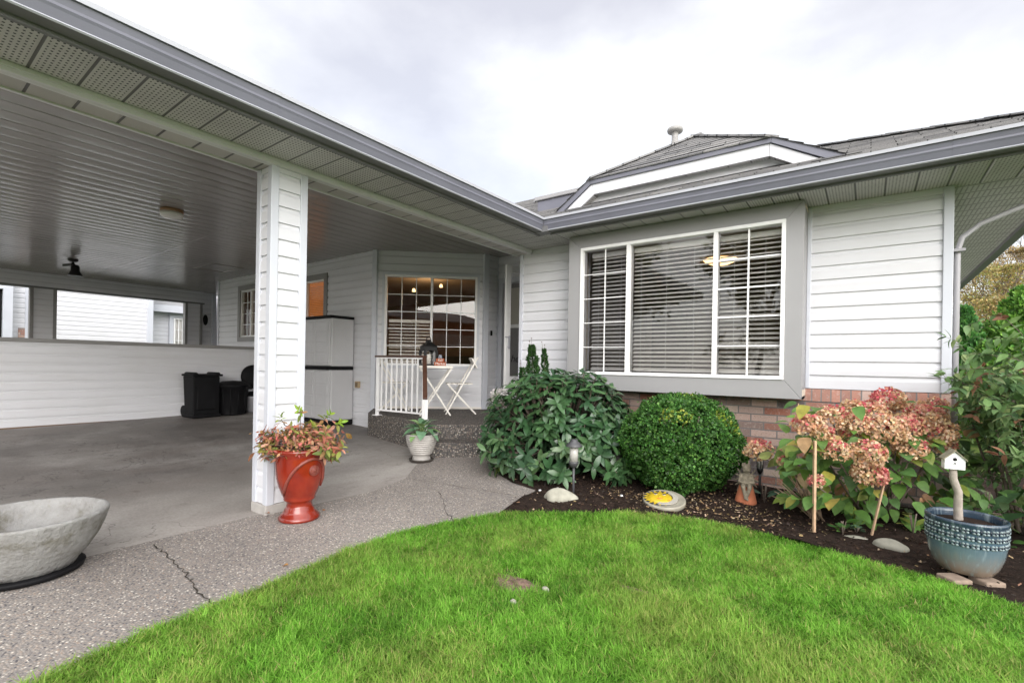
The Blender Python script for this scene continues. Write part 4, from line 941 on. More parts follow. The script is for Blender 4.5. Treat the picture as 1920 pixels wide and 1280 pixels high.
def rock(name, label, x, y, dp, sx, sy, sz, mat, seed, group=None, rz=0, base=None):
    b = at(x, y, dp); zz = bed_h(b[0], b[1]) if base is None else base; bm = bmesh.new(); bmesh.ops.create_icosphere(bm, subdivisions=4, radius=1); r = np.random.default_rng(seed); ax = [(unit(r.normal(size=3)), r.uniform(2, 6), r.uniform(0, 6)) for _ in range(9)]
    for v in bm.verts:
        d = np.array(v.co); k = 1+sum(.05*math.cos(f*float(d@a)+p) for a, f, p in ax); v.co = Vector((d[0]*sx*k, d[1]*sy*k, max(-.3, d[2])*sz*k))
    for f in bm.faces: f.smooth = True
    me = bpy.data.meshes.new(name); bm.to_mesh(me); bm.free(); me.materials.append(mat); o = bpy.data.objects.new(name, me); o.location = (b[0], b[1], zz); o.rotation_euler = (0, 0, rz); link(o)
    return tag(o, label, 'stone', group)
rock('rock', 'pale flat rock on the soil below the grey path lamp', 1049, 938, 3.72, .125, .07, .075, M['stone'], 3, rz=.63)
rock('rock', 'long lichen covered rock in front of the blue pot', 1668, 1034, 2.86, .088, .05, .05, M['stone'], 8, rz=.2)
rock('rock', 'thin flat stone lying near the leaning stake', 1606, 1000, 3.0, .06, .025, .012, M['stone'], 9, rz=.1)
rock('pebble', 'small light blue pebble right of the sun plaque', 1272, 931, 3.7, .014, .011, .012, plain('pale_blue_pebble', (.32, .52, .66), .5), 5)
rock('stone', 'pale stone in the lawn right of the bare patch', 1023, 1111, 2.23, .016, .012, .014, M['stone'], 15, base=.045)
rock('stone', 'whitish stone in the lawn below the bare patch', 962, 1135, 2.11, .016, .012, .013, M['stone'], 16, base=.045)
for i, (x, y, dp, lab) in enumerate(((1012, 908, 4.0, 'white pebble on dark soil left of the grey path lamp'), (1165, 927, 3.8, 'white pebble on the soil left of the sun plaque'), (1046, 893, 4.1, 'small white pebble under the leathery shrub'))):
    rock('pebble', lab, x, y, dp, .013, .011, .010, M['white'], 30+i)
mb = MB(); b = at(1152, 888, 4.5); mb.lathe([(.15, 0), (.15, .03), (.13, .05), (.09, .10), (.075, .2), (.085, .24), (.0005, .24)], (b[0], b[1], .04), 28); pd = mb.build('concrete_pedestal', plain('weathered_concrete', (.20, .185, .17), .9, .25, 12, .4, 60)); tag(pd, 'weathered grey concrete pedestal half hidden between the two shrubs', 'pedestal')
# sun and moon plaque, tilted on the soil
def plaque():
    b = at(1245, 948, 3.66); b[2] = bed_h(b[0], b[1])+.035; t = thing('garden_plaque', 'round painted sun face plaque lying on the soil', 'plaque', tuple(b))
    back = unit(np.array([-b[0], -b[1], 0])); T = Matrix.Translation(b) @ Matrix.Rotation(math.atan2(back[1], back[0])+math.pi/2, 4, 'Z') @ Matrix.Rotation(R(11), 4, 'X'); r = .157
    def put(name, mb, mat): mb.v = [tuple(T @ Vector(v)) for v in mb.v]; mb.build(name, mat, t)
    grey = plain('cream_grey_glaze', (.33, .31, .25), .35, .25, 12); yel = plain('yellow_glaze', (.56, .40, .025), .3, .15, 40); org = plain('orange_glaze', (.72, .16, .02), .3, .1, 30); wht = plain('ivory_glaze', (.42, .40, .35), .3, .12, 30); blk = plain('dark_blue_glaze', (.03, .03, .05), .3)
    mb = MB(); mb.lathe([(r*.9, -.03), (r, -.02), (r, .006), (r*.97, .013), (r*.93, .010), (.0005, .010)], (0, 0, 0), 48); put('disc', mb, grey)
    sx, sr = -.030, .092
    mb = MB()
    for k in range(14):
        a = math.pi*.28+k*2*math.pi*.78/14; c, s = math.cos(a), math.sin(a); p = lambda rr, da: (sx+rr*math.cos(a+da), rr*math.sin(a+da), .0125)
        mb.prism([p(sr*.99, -.15), p(sr*1.36, 0), p(sr*.99, .15)], (0, 0, .003))
    put('ray', mb, yel)
    mb = MB()
    for k in range(13):
        a = math.pi*.28+(k+.5)*2*math.pi*.78/14; p = lambda rr, da: (sx+rr*math.cos(a+da), rr*math.sin(a+da), .0118); mb.prism([p(sr*1.02, 0), p(sr*1.34, -.11), p(sr*1.34, .11)], (0, 0, .002))
    put('dark_ray', mb, blk)
    mb = MB(); mb.lathe([(sr, .012), (sr*.98, .018), (sr*.7, .026), (sr*.3, .030), (.0005, .031)], (sx, 0, 0), 40); put('sun_face', mb, yel)
    mb = MB(); n = 20; a0 = [(sx+.02+.112*math.cos(a), .112*math.sin(a)) for a in np.linspace(-1.9, 1.1, n)]; a1 = [(sx+.075*math.cos(a)+.018, .092*math.sin(a)) for a in np.linspace(1.0, -1.85, n)]
    mb.prism([(x, y, .0135) for x, y in a0+a1], (0, 0, .010)); put('moon_face', mb, wht)
    mb = MB()
    for ex in (-.062, -.002): mb.ball((ex, .024, .028), .011, 10, 6, (1.3, .6, .35))
    put('eye', mb, wht); mb = MB()
    for ex in (-.062, -.002): mb.ball((ex, .024, .0325), .0055, 8, 6, (1, 1, .35))
    mb.box(-.078, -.046, .038, .042, .026, .0315); mb.box(-.018, .014, .038, .042, .026, .0315); put('pupil', mb, blk)
    mb = MB(); mb.ball((-.03, -.042, .025), .02, 12, 6, (1.35, .5, .4)); mb.ball((.03, -.046, .022), .012, 10, 6, (1.1, .5, .4)); put('lips', mb, org)
    mb = MB(); mb.ball((-.032, -.006, .03), .012, 10, 8, (.7, 1.6, .6)); put('nose', mb, yel)
plaque()
# cherub on an upturned terracotta cone
def cherub():
    b = at(1398, 946, 3.74); b[2] = bed_h(b[0], b[1]); t = thing('cherub_statue', 'small mossy stone cherub seated on a terracotta cone', 'statue', tuple(b)); st = plain('mossy_stone', (.235, .205, .15), .95, .4, 40, .6, 120); tc = plain('terracotta', (.46, .155, .075), .8, .15, 20)
    mb = MB(); mb.lathe([(.078, -.02), (.078, .01), (.066, .06), (.052, .11), (.045, .135), (.0005, .137)], tuple(b), 28); mb.build('terracotta_cone', tc, t)
    v = unit(-b*[1, 1, 0]); s = np.array([-v[1], v[0], 0]); u = np.array([0, 0, 1.])
    W = lambda a, c, h: b+s*a+v*c+u*h
    mb = MB()
    def cap(p, q, r0, r1):
        for k in range(7): f = k/6; mb.ball(tuple(p*(1-f)+q*f), r0*(1-f)+r1*f, 10, 7)
    cap(W(0, .015, .150), W(.002, .01, .205), .040, .036); mb.ball(W(.003, .022, .262), .033, 14, 10, (1, 1, 1.08))
    for k in range(9): a = k*.7; mb.ball(W(.024*math.cos(a), .012+.012*math.sin(a*1.3), .285+.008*math.sin(a*2)), .012, 8, 6)
    mb.ball(W(.003, .054, .258), .006, 8, 6); mb.ball(W(.018, .046, .25), .009, 8, 6); mb.ball(W(-.012, .046, .25), .009, 8, 6)
    cap(W(-.036, .02, .205), W(-.046, .05, .165), .015, .012); cap(W(-.046, .05, .165), W(-.006, .07, .160), .012, .010)
    cap(W(.042, .02, .205), W(.050, .05, .165), .015, .012); cap(W(.050, .05, .165), W(.012, .07, .162), .012, .010)
    cap(W(-.02, .03, .140), W(-.018, .085, .128), .022, .017); cap(W(-.018, .085, .128), W(-.004, .088, .06), .016, .011); cap(W(.024, .03, .140), W(.026, .085, .128), .022, .017); cap(W(.026, .085, .128), W(.006, .09, .055), .016, .011)
    cap(W(-.004, .088, .06), W(-.004, .108, .05), .011, .009); cap(W(.006, .09, .055), W(.012, .112, .044), .011, .009)
    for sg in (-1, 1):
        for k in range(6): f = k/5; cap(W(sg*.03, -.018, .20-.012*k), W(sg*(.085-.012*abs(k-2)), -.035, .245-.042*k), .011, .006)
    o = mb.build('figure', st, t); rm = o.modifiers.new('merge', 'REMESH'); rm.mode = 'VOXEL'; rm.voxel_size = .0042; rm.use_smooth_shade = True
cherub()
# ------------------------------------------------------------------ pots
def mk_glaze():
    t = NT('red_orange_glaze'); v = t.obj(); n = t.noise(v, 9, 5); n2 = t.noise(v, 60, 3)
    c = t.ramp(n, [(.3, (.15, .010, .004)), (.55, (.22, .017, .005)), (.75, (.26, .028, .008))]); c = t.mix(t.ramp(n2, [(.62, (0, 0, 0)), (.8, (.5, .5, .5))]), c, (.22, .035, .02))
    return t.pbr(c, .22, t.bump(t.noise(v, 16, 3), .08, .01), 0, .5, .5)
M['glaze'] = mk_glaze(); M['glazedark'] = plain('worn_red_glaze', (.22, .055, .04), .35, .3, 50, .3, 120)
UC = at(561, 968.4, 3.22); UC[2] = .032
t = thing('glazed_urn', 'tall glossy red orange urn with swag relief beside the white post', 'planter', tuple(UC))
UP = [(.0005, 0), (.120, 0), (.137, .005), (.139, .018), (.127, .030), (.108, .048), (.100, .060), (.100, .066), (.088, .080), (.084, .100), (.089, .116), (.104, .124), (.108, .132), (.106, .140), (.118, .160), (.140, .210), (.154, .260), (.161, .320), (.163, .380), (.162, .410), (.170, .416), (.173, .426), (.170, .438), (.158, .440), (.150, .434), (.146, .38), (.14, .3)]
UP = [(r_*.935, z_*1.085) for r_, z_ in UP]
mb = MB(); mb.lathe(UP, tuple(UC), 64); mb.build('urn_body', M['glaze'], t)
def urad(z): return float(np.interp(z, [p[1] for p in UP[6:20]], [p[0] for p in UP[6:20]]))
def upt(deg, z, o=.0): a = R(deg); r = urad(z)+o; return (UC[0]+r*math.cos(a), UC[1]+r*math.sin(a), UC[2]+z)
mb = MB(); arc = [(-84, .165), (-74, .20), (-62, .25), (-50, .30), (-38, .338), (-25, .365), (-12, .382), (0, .388), (12, .383), (24, .366), (34, .335), (40, .30), (44, .25), (47, .20)]
pts = [upt(a, z*1.085, .004) for a, z in arc]; mb.tube(pts, [.006]+[.010]*(len(pts)-2)+[.006], 8); mb.build('swag', M['glazedark'], t)
mb = MB(); c = np.array(upt(4, .342, .003)); nv = Vector((math.cos(R(4)), math.sin(R(4)), -.05)).normalized(); s_ = nv.orthogonal().normalized(); u_ = nv.cross(s_)
T = Matrix((( s_.x, u_.x, nv.x, c[0]), (s_.y, u_.y, nv.y, c[1]), (s_.z, u_.z, nv.z, c[2]), (0, 0, 0, 1)))
m0 = MB().lathe([(.034, -.012), (.034, .004), (.031, .007), (.027, .005), (.024, .008), (.012, .008), (.008, .012), (.0005, .012)], (0, 0, 0), 28)
for k in range(10): a = k*.628; m0.ball((.020*math.cos(a), .020*math.sin(a), .008), .0045, 6, 4)
m0.v = [tuple(T @ Vector(v)) for v in m0.v]; m0.build('medallion', M['glazedark'], t)
mb = MB(); mb.lathe([(.138, .435), (.08, .447), (.0005, .45)], tuple(UC), 24); mb.build('potting_soil', M['soil'], t)
# plant in the urn
def urn_plant():
    b = UC+[0, 0, .445]; t = thing('potted_hydrangea', 'rusty red and green leafy plant filling the orange urn', 'plant', tuple(b))
    P_, D_, U_, S_, C_ = [], [], [], [], []; stems = MB()
    tips = [(563, 768, .9, 'g'), (612, 778, .9, 'g'), (634, 790, .9, 'g'), (508, 822, .9, 'g'), (527, 782, .7, 'g'), (585, 800, .7, 'g')]
    for k in range(105):
        x = rng.uniform(482, 642); cy = 800+((x-562)/80)**2*22; tips.append((x, rng.uniform(cy-8, 852), rng.uniform(.6, 1), 'r'))
    for x, y, k_, kind in tips:
        dp = 3.22+(rng.uniform(-.14, .14) if kind == 'r' else rng.uniform(-.1, .05)); p = at(x, y+4, dp); t_ = unit(np.array([p[0]-b[0], p[1]-b[1], .22])+rng.normal(0, .08, 3)); tv = Vector(t_); s = tv.orthogonal().normalized(); u = tv.cross(s); n = 11 if kind == 'g' else 8; a0 = rng.uniform(0, 6)
        for j in range(n):
            a = a0+2.4*j; el = -.1+.11*j; r_ = s*math.cos(a)+u*math.sin(a); P_.append(p+t_*(.006*j-.03)); D_.append(np.array(r_*math.cos(el)+tv*math.sin(el))+[0, 0, -.12]); U_.append(t_+rng.normal(0, .2, 3)); S_.append(rng.uniform(.042, .072)*(1-.03*j))
            gr = kind == 'g' and j > 3
            C_.append(pick([(.20, .34, .03), (.26, .38, .04)], 1)[0] if gr else pick([(.42, .15, .10), (.50, .22, .15), (.34, .20, .08), (.24, .25, .06), (.54, .29, .20), (.17, .22, .05)], 1)[0])
        stems.tube([b+[rng.uniform(-.07, .07), rng.uniform(-.07, .07), -.01], (b+p)/2+[0, 0, .02], p], [.004, .003, .002], 5)
    scatter('foliage', leaf_tpl(.42, .14, .25), P_, D_, U_, S_, np.clip(C_, .01, 1), M['leaf'], t, smooth=True)
    n = 900; q = b+np.stack([rng.normal(0, .10, n), rng.normal(0, .10, n), rng.uniform(.0, .15, n)], 1)
    scatter('foliage', SMALL, q, rnd_dirs(n)+[0, 0, .3], rnd_dirs(n), rng.uniform(.018, .036, n), pick([(.40, .16, .11), (.54, .30, .17), (.38, .22, .09), (.27, .26, .07), (.56, .15, .13)], n), M['petal'], t)
    P2 = [at(514, 845, 3.14), at(524, 856, 3.12), at(505, 838, 3.15), at(618, 838, 3.14), at(648, 812, 3.2), at(478, 848, 3.25), at(640, 828, 3.15), at(532, 848, 3.1)]
    scatter('foliage', BIG, P2, rng.normal(0, .35, (8, 3))+[-.2, -.3, -.7], np.array([.3, -.5, .5])+rng.normal(0, .2, (8, 3)), [.075]*8, pick([(.12, .20, .03), (.38, .22, .07), (.30, .12, .06)], 8), M['leaf'], t, smooth=True)
    stems.build('stem', M['bark'], t)
urn_plant()
# ribbed white pot with hosta, on a saucer
WC = at(790, 863.5, 4.98); WC[2] = g(WC[0], WC[1])+.006
M['potwhite'] = plain('weathered_white_glaze', (.39, .37, .345), .45, .18, 14, .15, 60); M['saucer'] = plain('dark_brown_saucer', (.05, .042, .035), .5, .2, 20)
mb = MB(); mb.lathe([(.0005, .008), (.10, .008), (.118, .02), (.128, .026), (.128, .02), (.112, -.004), (.0005, -.004)], tuple(WC), 40); tag(mb.build('plant_saucer', M['saucer']), 'dark saucer under the ribbed white pot', 'saucer')
t = thing('white_pot', 'ribbed off-white planter standing at the foot of the porch steps', 'planter', tuple(WC))
pr = [(.0005, .012), (.095, .012), (.092, .03), (.088, .05), (.095, .07)]
for k in range(9):
    z = .075+k*.0215; r = .098+.062*(1-(1-(k+1)/9)**1.7); pr += [(r, z+.003), (r+.003, z+.010), (r+.001, z+.018), (r-.004, z+.0205)]
pr += [(.166, .272), (.166, .282), (.154, .284), (.148, .25), (.14, .2)]
mb = MB(); mb.lathe(pr, tuple(WC), 48); mb.build('pot', M['potwhite'], t); mb = MB(); mb.lathe([(.15, .255), (.0005, .26)], tuple(WC), 20); mb.build('potting_soil', M['soil'], t)
b = WC+[0, 0, .26]; t = thing('hosta', 'blue green hosta with broad leaves in the white pot', 'plant', tuple(b)); n = 24; a = np.arange(n)*2.4; el = np.linspace(1.0, -.15, n)
pos = b+np.stack([np.cos(a), np.sin(a), 0*a], 1)*np.linspace(.02, .10, n)[:, None]+np.stack([0*a, 0*a, np.linspace(.12, .035, n)], 1)
hd = np.stack([np.cos(a)*np.cos(el), np.sin(a)*np.cos(el), np.sin(el)], 1); hu = np.array([0, 0, 1.])+rng.normal(0, .15, (n, 3))+np.stack([-np.cos(a), -np.sin(a), 0*a], 1)*.3; hc = pick([(.18, .33, .19), (.14, .28, .14), (.25, .38, .15), (.34, .43, .09)], n, [.4, .35, .15, .1])
for i in range(n): scatter('leaf', leaf_tpl(.74, .09, .55, prof=(.3, .88, 1., .82, .45, .02)), pos[i:i+1], hd[i:i+1], hu[i:i+1], [rng.uniform(.105, .15)], hc[i:i+1], M['leaf'], t, smooth=True)
mb = MB()
for i in range(n): mb.tube([b-[0, 0, .01], pos[i]], .004, 5)
mb.build('stem', plain('green_stalk', (.16, .25, .08), .6), t)
# wide concrete bowl
def mk_conc():
    t = NT('cast_concrete'); v = t.obj(); n = t.noise(v, 5, 6, .65); n2 = t.noise(v, 45, 5)
    c = t.ramp(n, [(.38, (.14, .132, .105)), (.48, (.245, .24, .23)), (.64, (.31, .31, .30))]); c = t.mix(t.ramp(n2, [(.58, (0, 0, 0)), (.75, (.5, .5, .5))]), c, (.22, .205, .165))
    return t.pbr(c, .9, t.bump(n2, .8, .012), 0, .2)
M['concrete'] = mk_conc(); BC = at(46, 1074, 2.33); BC[2] = .03
mb = MB(); mb.lathe([(.0005, .004), (.20, .004), (.218, .012), (.224, .03), (.218, .034), (.0005, .034)], tuple(BC), 48); tag(mb.build('base_ring', M['black']), 'black plastic saucer under the concrete bowl', 'saucer')
t = thing('concrete_bowl', 'large rough pale concrete planter bowl at the edge of the driveway', 'planter', tuple(BC))
mb = MB(); mb.lathe([(.0005, .036), (.19, .036), (.20, .06), (.235, .10), (.272, .16), (.297, .22), (.310, .275), (.314, .285), (.308, .292), (.292, .293), (.284, .284), (.272, .23), (.24, .16), (.18, .10), (.08, .075), (.0005, .07)], tuple(BC), 96, jit=.012); mb.build('bowl', M['concrete'], t)
# blue glazed pot on two bricks, with driftwood bird house
def mk_blue():
    t = NT('blue_drip_glaze'); v = t.obj(); sp = t.n('ShaderNodeSeparateXYZ'); t.l(v, sp.inputs[0]); z = sp.outputs[2]
    mp = t.n('ShaderNodeMapping'); mp.inputs['Scale'].default_value = (1, 1, .16); t.l(v, mp.inputs[0]); dr = t.noise(mp.outputs[0], 34, 5, .6); n = t.noise(v, 40, 4)
    zz = t.math('ADD', z, t.math('MULTIPLY', t.math('SUBTRACT', dr, .5), .10))
    c = t.ramp(t.math('MULTIPLY', zz, 3.0), [(.06, (.21, .165, .125)), (.20, (.185, .19, .18)), (.36, (.115, .165, .185)), (.52, (.065, .115, .15)), (.70, (.025, .045, .07))])
    c = t.mix(t.ramp(dr, [(.52, (0, 0, 0)), (.7, (.5, .5, .5))]), c, (.30, .37, .38))
    return t.pbr(c, .25, t.bump(n, .15, .006), 0, .5, .35)
M['blueglaze'] = mk_blue(); M['bluedark'] = plain('dark_blue_relief', (.012, .02, .035), .3, .4, 60); M['bluepale'] = plain('pale_blue_relief', (.24, .30, .31), .3, .55, 55)
PC = at(1809, 1068, 2.50); PC[2] = .062
ground_pot = PC[2]
t = thing('blue_pot', 'blue drip glazed planter with stamped flower band standing on two bricks', 'planter', tuple(PC))
BP = [(.0005, 0), (.125, 0), (.146, .008), (.172, .042), (.194, .092), (.206, .15), (.210, .21), (.211, .258), (.216, .264), (.216, .276), (.209, .281), (.198, .279), (.194, .265), (.190, .22), (.17, .12)]
mb = MB(); mb.lathe([(r_*.76, z_) for r_, z_ in BP], (0, 0, 0), 72)
o = mb.build('pot_body', M['blueglaze'], t, world=False)
BP = [(r_*.76, z_) for r_, z_ in BP]
def prad(z): return float(np.interp(z, [p[1] for p in BP[1:8]], [p[0] for p in BP[1:8]]))
mbd, mbp = MB(), MB()
for row in range(3):
    z = .240-row*.036; nn_ = 26
    for k in range(nn_):
        a = 2*math.pi*(k+.5*(row % 2))/nn_; r = prad(z)
        for q in range(4):
            b_ = q*math.pi/2+math.pi/4; du, dv = .0105*math.cos(b_), .0105*math.sin(b_); aa = a+du/r; mbp.ball((math.cos(aa)*(r-.002), math.sin(aa)*(r-.002), z+dv), .0078, 7, 5, (1, 1, .8))
        mbd.ball((math.cos(a)*(r+.001), math.sin(a)*(r+.001), z), .0058, 6, 4); a2 = a+math.pi/nn_; mbd.ball((math.cos(a2)*r, math.sin(a2)*r, z), .0045, 6, 4, (1, 1, 2.6))
mbd.build('relief_band', M['bluedark'], t, world=False, fix=False); mbp.build('relief_band', M['bluepale'], t, world=False, fix=False)
mb = MB(); mb.lathe([(.147, .242), (.1, .252), (.0005, .256)], (0, 0, 0), 30); mb.build('potting_soil', M['soil'], t, world=False)
M['paver'] = plain('weathered_tan_brick', (.27, .205, .155), .9, .25, 25, .5, 60)
for lab, x, y, dp, rz in (('weathered tan brick under the left side of the blue pot', 1789, 1083, 2.42, .25), ('weathered tan brick under the right side of the blue pot', 1850, 1096, 2.40, .2)):
    b = at(x, y, dp); mb = MB(); mb.box(-.05, .05, -.05, .05, -.01, .046); o = mb.build('brick', M['paver'], bevel=.008); o.location = (b[0], b[1], .014); o.rotation_euler = (0, 0, rz+.45); tag(o, lab, 'brick')
bh = at(1797, 975, 2.52); top = at(1787, 878, 2.50); t = thing('bird_house', 'tiny white bird house on a driftwood pole in the blue pot', 'bird house', tuple(bh))
mb = MB(); mb.tube([bh-[0, 0, .08], bh, bh*.72+top*.28+[.004, 0, 0], bh*.45+top*.55+[.012, .006, 0], bh*.2+top*.8+[-.003, 0, 0], top], [.019, .0195, .0185, .0175, .0165, .016], 12); mb.build('pole', M['drift'], t)
vd = unit(-top*[1, 1, 0]); ang = math.atan2(vd[1], vd[0])+math.pi/2+.25; T = Matrix.Translation(top) @ Matrix.Rotation(ang, 4, 'Z')
mb = MB(); w, h, r = .041, .056, .094; mb.prism([T @ Vector(p) for p in ((-w, -.028, 0), (w, -.028, 0), (w, -.028, h), (0, -.028, r-.004), (-w, -.028, h))], T.to_3x3() @ Vector((0, .056, 0))); mb.build('box', M['white'], t, bevel=.002)
mb = MB()
for sg in (-1, 1): mb.prism([T @ Vector(p) for p in ((0, -.038, r), (sg*(w+.007), -.038, h-.009), (sg*(w+.007), -.038, h-.004), (0, -.038, r+.006))], T.to_3x3() @ Vector((0, .08, 0)))
mb.build('roof', plain('mossy_grey_shingle', (.25, .23, .16), .85, .3, 40), t)
mb = MB(); m0 = MB().lathe([(.0085, 0), (.0085, .0015), (.0005, .0015)], (0, 0, 0), 16); m1 = MB().lathe([(.0032, 0), (.0032, .008), (.0005, .009)], (0, 0, 0), 10)
for m_, z in ((m0, .052), (m1, .032)): mb.add([T @ (Matrix.Translation((0, -.0285, z)) @ Matrix.Rotation(R(90), 4, 'X')) @ Vector(v) for v in m_.v], m_.f)
mb.build('entrance_hole', M['black'], t)

# ------------------------------------------------------------------ leafy shrub at the right corner
def right_shrub():
    b = at(1925, 1040, 3.15); b[2] = .03; t = thing('dogwood_shrub', 'tall loose green shrub with rusty twig tips at the right house corner', 'shrub', tuple(b)); st = MB(); P_, D_, C_, S_ = [], [], [], []
    R2 = np.random.default_rng(42)
    def grow(p, d, L, r, lv):
        n = 5; pts = [p]; dv = d
        for k in range(n): dv = unit(dv+R2.normal(0, .13, 3)+[0, 0, -.035*lv]); pts.append(pts[-1]+dv*L/n)
        if lv >= 1 and min(float(q_[:2]@_rt[:2])/float(q_[:2]@_fw[:2]) for q_ in pts) < .885: return
        st.tube(pts, [r*(1-.55*k/n) for k in range(n+1)], 6 if lv < 2 else 4, caps=False)
        if lv >= 1:
            m = int(L/.034); tip = R2.uniform() < .15
            for k in range(m):
                f = (k+.6)/m*n; i = min(n-1, int(f)); q = pts[i]+(pts[i+1]-pts[i])*(f-i); ax = unit(pts[i+1]-pts[i])
                for sg in (-1, 1):
                    s = unit(np.cross(ax, R2.normal(size=3))); P_.append(q); D_.append(s*sg+ax*.45+[0, 0, -.32]); S_.append(R2.uniform(.045, .078))
                    C_.append(pick([(.15, .26, .10), (.19, .31, .11), (.115, .21, .085), (.27, .35, .14)], 1, [.36, .3, .2, .14], .1)[0] if not (tip and k > m-3) else np.array([.30, .15, .09])*R2.uniform(.7, 1.3))
        if lv < 3:
            for k in range(R2.integers(4, 6) if lv < 2 else R2.integers(2, 4)):
                f = R2.uniform(.3, 1)*n; i = min(n-1, int(f)); q = pts[i]+(pts[i+1]-pts[i])*(f-i); nd = unit(unit(pts[i+1]-pts[i])*.6+unit(R2.normal(size=3)*[1, 1, .6])*.8+[0, 0, .16]); grow(q, nd, L*R2.uniform(.42, .66), r*.5, lv+1)
    for k in range(7):
        a = R2.uniform(0, 6.28); grow(b+[.07*math.cos(a), .10*math.sin(a), 0], unit([.40*math.cos(a)+.10, .42*math.sin(a)+.14, 1.]), R2.uniform(.7, 1.0), .011, 0)
    # one long branch across the house corner
    grow(b+[-.02, .05, .55], unit(at(1775, 700, 3.2)-(b+[0, 0, .55])), .34, .005, 2); grow(b+[0, 0, .45], unit(at(1790, 740, 3.1)-(b+[0, 0, .45])), .32, .005, 2); grow(b+[0, 0, .3], unit(at(1800, 830, 3.2)-(b+[0, 0, .3])), .36, .006, 2)
    P_ = np.array(P_); fr = (P_@np.append(_rt[:2], 0))/np.maximum(P_@np.append(_fw[:2], 0), .1); ok = (P_[:, 2] > .02) & ~((P_[:, 0] < .56) & (P_[:, 1] > 4.7)) & ~((fr < .93) & (P_[:, 2] < 1.0) & (R2.uniform(size=len(P_)) < .85)); D_ = np.array(D_)[ok]; n = int(ok.sum())
    scatter('foliage', leaf_tpl(.52, .10, .3, prof=(.12, .7, 1., .75, .35, .02)), P_[ok], D_, np.array([0, -.1, 1.])+R2.normal(0, .3, (n, 3)), np.array(S_)[ok], np.array(C_)[ok], M['leaf'], t, smooth=True)
    st.build('branch', M['bark'], t)
right_shrub()
def low_cover():
    P_ = []
    for k in range(500):
        q = at(rng.uniform(1790, 2010), rng.uniform(925, 1055), rng.uniform(2.85, 3.9)); 
        if q[2] > .04: P_.append(q)
    P_ = np.array(P_); n = len(P_); b = P_.mean(0); b[2] = .03; t = thing('ground_plant', 'low pale green leafy plant behind and right of the blue pot', 'plant', tuple(b))
    scatter('foliage', HEART, P_, rng.normal(0, .7, (n, 3))+[0, -.3, -.1], np.array([0, -.2, 1.])+rng.normal(0, .3, (n, 3)), rng.uniform(.05, .09, n), pick([(.09, .18, .045), (.14, .24, .07), (.20, .27, .09), (.06, .13, .035)], n), M['leaf'], t, smooth=True)
    mb = MB()
    for q in P_[::6]: mb.tube([b*.7+q*.3*np.array([1, 1, 0])-[0, 0, .02], b*.3+q*.7+[0, 0, .03], q], .003, 4)
    mb.build('stem', M['bark'], t)
low_cover()

# ------------------------------------------------------------------ trees and hedges beyond the corner
def conifer(label, x, ybot, ytop, dp, wpx, group=None, cols=None, n=9000, name='cedar_tree', z0=None, cat='tree'):
    b = at(x, ybot, dp); b[2] = z0 if z0 is not None else 0; top = at(x, ytop, dp); h = top[2]-b[2]; r = wpx*dp/F_PX; t = thing(name, label, cat, tuple(b), group=group)
    u = rng.uniform(size=n)**.8; a = rng.uniform(0, 6.28, n); pr = np.minimum(1, (1-u)*1.7+.08)*np.minimum(1, .7+u); lump = 1+.30*np.sin(a*5+u*19)+.22*np.sin(a*9-u*31)+np.abs(rng.normal(0, .16, n)); q = np.sqrt(rng.uniform(.35, 1, n))*r*pr*lump
    pos = b+np.stack([np.cos(a)*q, np.sin(a)*q, .12*h+u*h*.9], 1); dr = np.stack([np.cos(a), np.sin(a), .75+0*a], 1)+rng.normal(0, .35, (n, 3)); cols = cols or [(.10, .24, .035), (.15, .32, .05), (.20, .38, .06), (.07, .17, .03)]
    scatter('crown', leaf_tpl(.5, .1, .3), pos, dr, np.stack([np.cos(a), np.sin(a), 0*a], 1)+rng.normal(0, .5, (n, 3)), rng.uniform(.06, .13, n)*max(1, dp/11), pick(cols, n, jit=.22), M['leaf'], t)
    mb = MB(); mb.tube([b, b+[0, 0, h*.95]], [.09, .02], 8); mb.build('trunk', M['bark'], t)
conifer('tall bright cedar touching the right edge of the photo', 1915, 860, 548, 9.5, 62, 'cedars beyond the house corner', n=14000)
conifer('narrow dark cedar close against the white downspout', 1803, 860, 585, 9.0, 30, 'cedars beyond the house corner', [(.07, .21, .05), (.10, .26, .055), (.06, .16, .045)], 8000)
conifer('mid green cedar between the narrow cedar and the tall one', 1852, 860, 652, 8.2, 45, 'cedars beyond the house corner', n=10000)
conifer('round topped green cedar low behind the rusty shrub', 1880, 900, 700, 7.0, 40, 'cedars beyond the house corner', n=9000)
